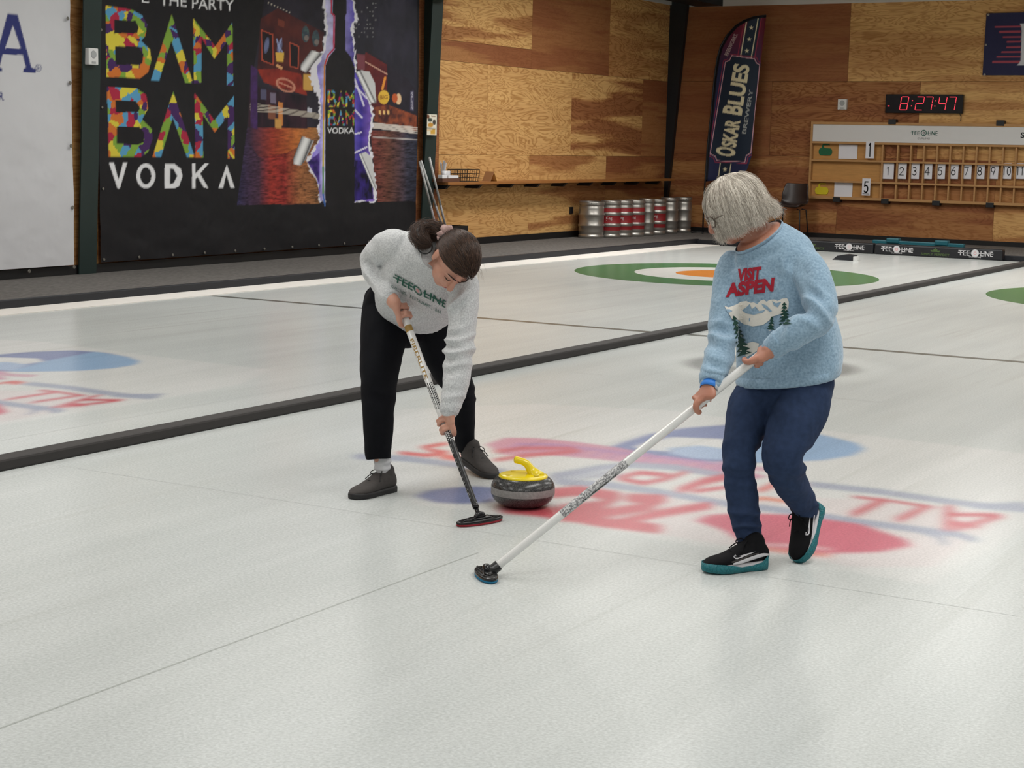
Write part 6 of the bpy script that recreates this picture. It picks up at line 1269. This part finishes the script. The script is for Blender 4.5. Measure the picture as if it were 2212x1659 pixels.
def torso2(bm, k):
    out = []
    for (x, y, d, hw, hd, tl) in ((1702, 818, 6.27, .190, .160, .04), (1705, 792, 6.27, .196, .158, .03), (1704, 740, 6.27, .194, .158, .02), (1692, 680, 6.26, .186, .150, .08), (1676, 622, 6.25, .182, .140, .16), (1667, 572, 6.24, .172, .120, .25), (1662, 543, 6.23, .142, .100, .36), (1641, 515, 6.21, .094, .082, .40)):
        a = Rv*.9*math.cos(tl)+Uv*math.sin(tl)+Tv*.42*math.cos(tl); out.append((A3(x, y, d), a*hw*k, (Nf*hd-Uv*(.034*max(0, min(1, (y-650)/120))+.050*max(0, min(1, (570-y)/50))))*k))
    loft(bm, out, n=36, sub=5, p=2.25, dome=False); return out
arm2R = [(A3(1590, 572, 6.30), .066), (A3(1578, 605, 6.28), .063), (A3(1568, 660, 6.23), .057), (A3(1563, 705, 6.20), .057), (A3(1561, 735, 6.17), .055), (A3(1555, 765, 6.13), .055), (A3(1545, 795, 6.09), .051), (A3(1538, 815, 6.065), .044), (A3(1535, 826, 6.05), .039)]
arm2L = [(A3(1722, 556, 6.18), .060), (A3(1745, 580, 6.13), .064), (A3(1764, 620, 6.07), .064), (A3(1771, 660, 6.03), .063), (A3(1764, 690, 5.99), .060), (A3(1735, 708, 5.98), .057), (A3(1706, 724, 5.99), .054), (A3(1690, 735, 6.0), .047), (A3(1672, 750, 6.02), .040), (A3(1662, 758, 6.03), .036)]
legA = [(A3(1650, 840, 6.31), .094), (A3(1630, 880, 6.28), .098), (A3(1609, 930, 6.24), .078), (A3(1596, 985, 6.20), .064), (A3(1597, 1035, 6.21), .058), (A3(1606, 1090, 6.23), .058), (A3(1611, 1125, 6.24), .055), (A3(1617, 1150, 6.25), .049), (A3(1623, 1168, 6.255), .044)]
legB = [(A3(1735, 840, 6.25), .112), (A3(1728, 880, 6.20), .106), (A3(1706, 940, 6.14), .090), (A3(1692, 985, 6.12), .080), (A3(1700, 1025, 6.18), .066), (A3(1722, 1065, 6.28), .056), (A3(1738, 1090, 6.34), .050), (A3(1744, 1106, 6.37), .044)]
T2n = torso2(P2, .80)
_c, _a, _b = A3(1641, 515, 6.21), T2n[-1][1]/.8, T2n[-1][2]/.8; _d = (_c-T2n[-2][0]).normalized(); loft(P2, [(_c-_d*.05, _a*.86, _b*.86), (_c-_d*.012, _a*.89, _b*.89), (_c+_d*.008, _a*.93, _b*.93), (_c+_d*.020, _a*.72, _b*.74)], n=26, sub=4, dome=False)
limb(P2, [(p, r*.62) for p, r in arm2R], Rv); limb(P2, [(p, r*.60) for p, r in arm2L], Rv); limb(P2, [(p, r*.78) for p, r in legA]+[(A3(1626, 1185, 6.26), .033)], Rv); limb(P2, [(p, r*.78) for p, r in legB]+[(A3(1748, 1125, 6.40), .034)], Rv); limb(P2, [(A3(1665, 820, 6.28), .11), (A3(1725, 820, 6.26), .11)], Uv)
S2u, S2l = Vector(B2a)+(Vector(B2b)-Vector(B2a))*tt(B2a, B2b, 1640, 769), Vector(B2a)+(Vector(B2b)-Vector(B2a))*tt(B2a, B2b, 1524, 861); ax2 = (Vector(B2b)-Vector(B2a)).normalized()
limb(P2, [(A3(1535, 824, 6.055), .029), (A3(1530, 838, 6.04), .027)], Rv); grip_hand(P2, A3(1530, 838, 6.035), S2l, -ax2, D3(-.25, .45, .85), 1, R2b, curl=215, start=-10)
limb(P2, [(A3(1668, 754, 6.02), .029), (A3(1660, 760, 6.01), .028)], Uv); grip_hand(P2, A3(1661, 760, 6.005), S2u, -ax2, D3(.45, .15, .85), -1, R2b, curl=205)
p2 = fuse('person', P2, .0036, 5, M_SKIN2, None)
tag(p2, 'grey-haired person stepping in pale blue knitted sweater and jeans, holding a white broom', 'person')
bm = bmesh.new(); limb(bm, legA, Rv, 1.15, dome=False, wob=.07, seed=5); limb(bm, legB, Rv, 1.12, dome=False, wob=.07, seed=6)
LP = (Rv*.9+Tv*.42).normalized(); loft(bm, [(A3(1692, 880, 6.25), LP*.10, Nf*.09), (A3(1696, 850, 6.27), LP*.172, Nf*.125), (A3(1703, 812, 6.27), LP*.168, Nf*.125), (A3(1705, 780, 6.27), LP*.155, Nf*.115)], n=32, sub=5, p=2.2)
def f_t2(co, no):
    d = .003*n3(co, 13, 31)+.0014*n3(co, 40, 32)+fold_at(co, A3(1610, 1005, 6.15), .095, Uv, 110, .012, 33)+fold_at(co, A3(1612, 1135, 6.2), .075, Uv, 140, .014, 34)+fold_at(co, A3(1718, 1010, 6.13), .085, D3(.3, .9, 0), 110, .014, 35)
    return d+fold_at(co, A3(1742, 1090, 6.33), .05, Uv, 150, .010, 36)+fold_at(co, A3(1690, 870, 6.15), .09, D3(.5, .8, 0), 70, .010, 37)+fold_at(co, A3(1640, 870, 6.2), .08, D3(.8, .6, 0), 80, .009, 38)
j2 = fuse('jeans', bm, .0056, 4, M_DENIM, p2, f_t2)
bm = bmesh.new(); T2 = torso2(bm, 1.0); limb(bm, arm2R, Rv, wob=.08, seed=7); limb(bm, arm2L, Rv, wob=.08, seed=8)
def f_s2(co, no):
    d = .003*n3(co, 8, 41)+.001*n3(co, 30, 42)+fold_at(co, A3(1558, 735, 6.1), .07, D3(.2, .9, 0), 120, .018, 43)+fold_at(co, A3(1560, 690, 6.15), .07, D3(-.2, .9, 0), 105, .014, 44)+fold_at(co, A3(1745, 660, 5.98), .075, D3(.55, .75, 0), 125, .026, 45)
    return d+fold_at(co, A3(1695, 732, 5.95), .05, D3(.85, -.4, 0), 180, .022, 46)+fold_at(co, A3(1540, 800, 6.03), .05, Uv, 150, .010, 47)+fold_at(co, A3(1718, 600, 6.1), .12, D3(.95, .25, 0), 55, .011, 48)+fold_at(co, A3(1705, 790, 6.1), .15, D3(.95, .1, 0), 42, .009, 49)
sw2 = fuse('sweater', bm, .0056, 4, M_KNIT, p2, f_s2)
cuff('cuff', A3(1690, 734, 6.0), A3(1663, 757, 6.03), .044, .0365, M_KNIT, sw2, ribs=26); cuff('cuff', A3(1538, 812, 6.068), A3(1534.5, 829, 6.045), .044, .038, M_KNIT, sw2)
band('hem', T2, M_KNIT, sw2, 1.0, .03); cN = A3(1641, 514, 6.21); band('collar', [(cN, T2[-1][1], T2[-1][2]), (A3(1636, 504, 6.19), None, None)], M_KNIT, sw2, .97, .010)
MR_, MC_, MG_ = mat('red_knit_letters', (158, 26, 46), .9, var=.25, scale=160), mat('cream_knit', (226, 222, 212), .9, var=.08, scale=120), mat('dark_green_knit', (28, 66, 56), .9, var=.3, scale=160)
sh_ = []
mount = [(1565, 661), (1574, 664), (1583, 661), (1592, 657), (1600, 652), (1612, 650), (1622, 654), (1628, 653), (1636, 657), (1642, 650), (1650, 647), (1656, 652), (1662, 648), (1672, 647), (1680, 650), (1690, 645), (1700, 644), (1704, 652), (1703, 666), (1692, 676), (1680, 680), (1668, 684), (1662, 692), (1648, 702), (1626, 705), (1606, 700), (1594, 691), (1582, 690), (1574, 677)]
sh_.append((1, 'poly', mount)); SKY = [[(1603, 670), (1612, 664), (1620, 656), (1624, 668), (1632, 662), (1640, 672), (1654, 669), (1648, 675), (1628, 680), (1612, 677)], [(1566, 668), (1576, 668), (1582, 672), (1574, 676)], [(1644, 655), (1656, 660), (1668, 672), (1664, 674), (1650, 664)], [(1668, 650), (1676, 655), (1688, 652), (1680, 664), (1672, 660)], [(1618, 688), (1621, 686), (1620, 694), (1618, 695)]]
sh_.append((1, 'poly', [(1602, 745), (1626, 738), (1640, 742), (1636, 758), (1612, 772)]))
def pine(tip, base, hw, n_):
    tip, base = np.array(tip, float), np.array(base, float); d = base-tip; s_ = np.array([-d[1], d[0]])/np.hypot(*d); L = []; R_ = []
    for k in range(n_): t0 = (k+.05)/n_; t1 = (k+1.0)/n_; L += [tuple(tip+d*t0-s_*hw*t0*.35), tuple(tip+d*t1*.98-s_*hw*(.25+.75*t1))]; R_ += [tuple(tip+d*t0+s_*hw*t0*.35), tuple(tip+d*t1*.98+s_*hw*(.25+.75*t1))]
    return [tuple(tip)]+L+R_[::-1]
pines = [pine((1584, 681), (1609, 768), 17, 9), pine((1668, 683), (1665, 712), 9, 5), pine((1694, 652), (1696, 702), 15, 7)]
decal('mountain_print', sh_, sw2, [MR_, MC_, MG_], sw2, .0014); decal('sky_gaps', [(0, 'poly', s_) for s_ in SKY], sw2, [M_KNIT], sw2, .0020); [decal('pine_print', [(0, 'poly', s_)], sw2, [MG_], sw2, .0026, 5) for s_ in pines]
decal('pine_snow', [(0, 'poly', [(x, y), (x+5*s_, y+1.5), (x+1*s_, y+3)]) for x, y, s_ in ((1590, 702, 1), (1594, 716, -1), (1600, 724, 1), (1598, 737, -1), (1606, 745, 1), (1603, 756, -1), (1612, 760, 1), (1667, 700, 1), (1665, 712, -1), (1695, 668, 1), (1693, 680, -1), (1699, 688, 1))], sw2, [MC_], sw2, .0032)
for body, x0, y0_, x1, y1_, h_ in (('VISIT', 1592, 607, 1643, 601.5, 25.5), ('ASPEN', 1567.5, 640.5, 1671, 627.5, 28)):
    e_ = np.array([x1-x0, y1_-y0_]); W_ = np.hypot(*e_); decal('chest_lettering', [(0, 'tri', text_px(body, ((x0+x1)/2, (y0_+y1_)/2), e_/W_, (.09*h_, -h_), W_, .055))], sw2, [MR_, MC_, MG_], sw2, .0018)
# shoes with teal grippers
def gripper(q, out, parent, low=.010):
    def top(x): return .028+.004*max(0, (x-.72)/.28)**.5*(1 if x > .72 else 0)-.016*math.exp(-((x-.40)/.20)**2)+.024*math.exp(-((x-.0)/.07)**2)
    bm = bmesh.new(); rings(bm, [out(.98, lambda x: -.006+.014*max(0, x-.75)*2, .01), out(1.05, lambda x: -.004+.014*max(0, x-.75)*2, .012), out(1.08, lambda x: .010+.008*max(0, x-.75), .018), out(1.03, lambda x: top(x), .010), out(.98, lambda x: top(x)-.001, .004), out(1.0, lambda x: .016, .0)])
    return from_bm('gripper_overshoe', bm, M_GRIP, parent, True)
def swoosh(q, s_, up, parent, m, bv_o):
    bv = tree_of(bv_o); bm = bmesh.new()
    def f(p):
        o_ = q(p[0], s_*.15, p[1]); d = (q(p[0], 0, p[1])-o_).normalized(); h, nn, _, _ = bv.ray_cast(o_, d); h = h if h is not None else q(p[0], s_*.045, p[1]); return h-d*.0018
    flat(bm, [[(.60, .066), (.615, .055), (.60, .048), (.56, .046), (.50, .050), (.42, .0555), (.34, .061), (.26, .067), (.36, .064), (.45, .0605), (.52, .057), (.56, .056), (.575, .059)]], f); from_bm('shoe_mark', bm, m, parent, recalc=False)
def side_stripe(q, s_, parent, m, pts, th):
    bm = bmesh.new(); tube(bm, [q(x, s_*y, z) for x, y, z in pts], [th*k for k in (.5, 1, 1, .9, .5)][:len(pts)], 8, sub=4, ref=(0, 0, 1), flat=.35); from_bm('sole_stripe', bm, m, parent, True)
gh = ice(1652, 1222, .008); gt = ice(1526, 1233, .008)
qa, oa, ua = shoe('run', gh, Vector(gt)-Vector(gh), .255, (0, 0, 1), D3(-.3, 0, 1), p2, [M_KBLK, M_MIDS], ['shoe', 'shoe_sole']); gripper(qa, oa, ua); laces(qa, ua, M_KBLK)
swoosh(qa, 1, 1, ua, M_MIDS, ua); side_stripe(qa, 1, ua, M_MIDS, [(.02, .033, .050), (.16, .042, .052), (.34, .043, .043), (.50, .046, .034), (.64, .051, .030)], .007); side_stripe(qa, 1, ua, M_SUEDE, [(.20, .040, .060), (.36, .0425, .055), (.50, .045, .043), (.66, .049, .037)], .0035)
gh = A3(1768, 1092, 6.40); gt = A3(1728, 1216, 6.33)
qb, ob, ub = shoe('run', gh, gt-gh, .235, D3(-.80, -.22, .62), D3(.55, -.1, .8), p2, [M_KBLK, M_MIDS], ['shoe', 'shoe_sole']); gripper(qb, ob, ub); laces(qb, ub, M_KBLK)
swoosh(qb, 1, 1, ub, M_MIDS, ub); side_stripe(qb, 1, ub, M_MIDS, [(.02, .033, .050), (.16, .042, .052), (.34, .043, .043), (.50, .046, .034), (.64, .051, .030)], .007)
# wristband and bracelet
M_WB = mat('blue_paper_band', (56, 134, 226), .5); M_WB2 = mat('pale_band_end', (196, 200, 206), .5)
def wristband(name, c0, c1, r, m, parent, a0=0, a1=6.2832):
    c0, c1 = Vector(c0), Vector(c1); d = c1-c0; a, b = frame_of(d, Rv); bm = bmesh.new(); n = 24; A = []; full = a1-a0 > 6.2
    G = [[bm.verts.new(c0+d*t+(a*math.cos(a0+(a1-a0)*k/n)+b*math.sin(a0+(a1-a0)*k/n))*rr) for k in range(n+(0 if full else 1))] for t, rr in ((0, r), (1, r), (1, r-.0015), (0, r-.0015))]
    for g0, g1 in zip(G, G[1:]+G[:1]):
        for k in range(len(g0) if full else len(g0)-1): j = (k+1) % len(g0); bm.faces.new((g0[k], g0[j], g1[j], g1[k]))
    return from_bm(name, bm, m, parent, True)
wb_ = wristband('wristband', A3(1534, 827, 6.05), A3(1531, 840, 6.038), .0325, M_WB, p2)
wristband('band_tail', A3(1532.6, 830, 6.046), A3(1530.6, 843, 6.035), .0335, M_WB2, wb_, -1.0, .9)
# grey bob
M_GRH = hair_mat('silver_hair', (134, 122, 108), (255, 248, 236), .4); M_GRC = mat('silver_hair_under', (128, 118, 106), .6, var=.25, scale=70)
HS = (.093, .114, .100)
def bobpt(t, a, k, drop, flare):
    """a strand from the crown (t 0) over the skull and down to the hem of the bob (t 1); a 0 is the face"""
    fr = math.cos(a); th = min(t/.62, 1)*1.58; x, y, z = math.sin(th)*math.sin(a)*HS[0]*k, math.sin(th)*math.cos(a)*HS[1]*k, math.cos(th)*HS[2]*k
    if t > .62: s_ = (t-.62)/.38; z -= drop*s_; w = 1+flare*s_**1.6; x *= w; y *= w
    return x, -.008+y, .025+z
bm = bmesh.new(); rs = []; K = 32
for t in np.linspace(.03, .93, 16):
    row = []
    for k in range(K): a = 6.2832*k/K; fr = max(0, math.cos(a)-.55)/.45; x, y, z = bobpt(t*(1-.42*fr), a, .985, .105, -.02+.25*max(0, -math.cos(a))); row.append(q2(x, y, z))
    rs.append(row)
rings(bm, rs); h2 = fuse('hair', bm, .0045, 3, M_GRC, p2, lambda co, no: .003*n3(co, 22, 51))
rh = np.random.default_rng(12); PS = []
for _ in range(15000):
    a = rh.uniform(.36, 6.2832-.36); back = max(0, -math.cos(a)); k = rh.uniform(.985, 1.085); cl_ = math.sin(a*9)*.5+math.sin(a*23+2)*.5; drop = .088+.026*rh.random()+.016*cl_-.012*back; flare = -.02+.25*back**1.3*rh.uniform(.3, 1.2)+.10*cl_*rh.random(); tmin = rh.uniform(.02, .35); a2 = a+rh.normal(0, .12)+.10*cl_; hook = rh.uniform(-.3, 1.3); wph = 3*math.sin(a*13)+rh.normal(0, .5); pts = []
    for j in range(12):
        t = tmin+(1-tmin)*j/11; x, y, z = bobpt(t, a+(a2-a)*(j/11)**2, k+.012*cl_*t, drop, flare); z += .020*max(0, (j-8)/3)**2*(back+.3)*hook; x *= 1-.10*max(0, (j-8)/3)**2*(1-back)*hook; wv = .0075*t*t*math.sin(7*t+wph); x += wv*math.cos(a); y -= wv*math.sin(a); pts.append(np.array(q2(x, y, z))+rh.normal(0, .0007, 3))
    PS.append(pts)
strands('hair_strands', PS, .00062, M_GRH, h2); PS = []
for _ in range(260):
    a = rh.uniform(.5, 5.8); back = max(0, -math.cos(a)); k = rh.uniform(1.05, 1.15); PS.append([np.array(q2(*bobpt(.2+.8*j/11, a+.02*j*rh.normal(), k, .08+.05*rh.random(), .05+.25*back)))+rh.normal(0, .0014, 3) for j in range(12)])
strands('loose_strands', PS, .0003, M_GRH, h2)
M_LENS = bpy.data.materials.new('clear_lens'); nt, b = nodes(M_LENS); b.inputs['Transmission Weight'].default_value = 1.0; b.inputs['Roughness'].default_value = .02; b.inputs['IOR'].default_value = 1.1; b.inputs['Base Color'].default_value = (.95, .96, .96, 1)
M_FRAME = mat('thin_metal_frame', (96, 84, 74), .3, .8)
gl = None
for s_ in (-1, 1):
    bm = bmesh.new(); tube(bm, [q2(s_*(.036+.027*math.cos(t)), .112-.010*abs(math.cos(t)), -.006+.022*math.sin(t)) for t in np.linspace(0, 6.2832, 25)[:-1]], .0022, 8, closed=True); o = from_bm('glasses', bm, M_FRAME, p2 if gl is None else gl, True)
    if gl is None: gl = o
    else: o.name = 'rim'
    bm = bmesh.new(); bm.faces.new([bm.verts.new(q2(s_*(.036+.026*math.cos(t)), .112-.010*abs(math.cos(t)), -.006+.021*math.sin(t))) for t in np.linspace(0, 6.2832, 25)[:-1]]); from_bm('lens', bm, M_LENS, gl)
    bm = bmesh.new(); tube(bm, [q2(s_*.063, .104, .002), q2(s_*.080, .06, .006), q2(s_*.086, -.01, .004)], .0018, 8, sub=3); from_bm('temple', bm, M_FRAME, gl, True)
bm = bmesh.new(); tube(bm, [q2(-.010, .113, -.002), q2(0, .117, .001), q2(.010, .113, -.002)], .0018, 8, sub=3); from_bm('nose_bridge', bm, M_FRAME, gl, True)
face_marks(q2, p2)
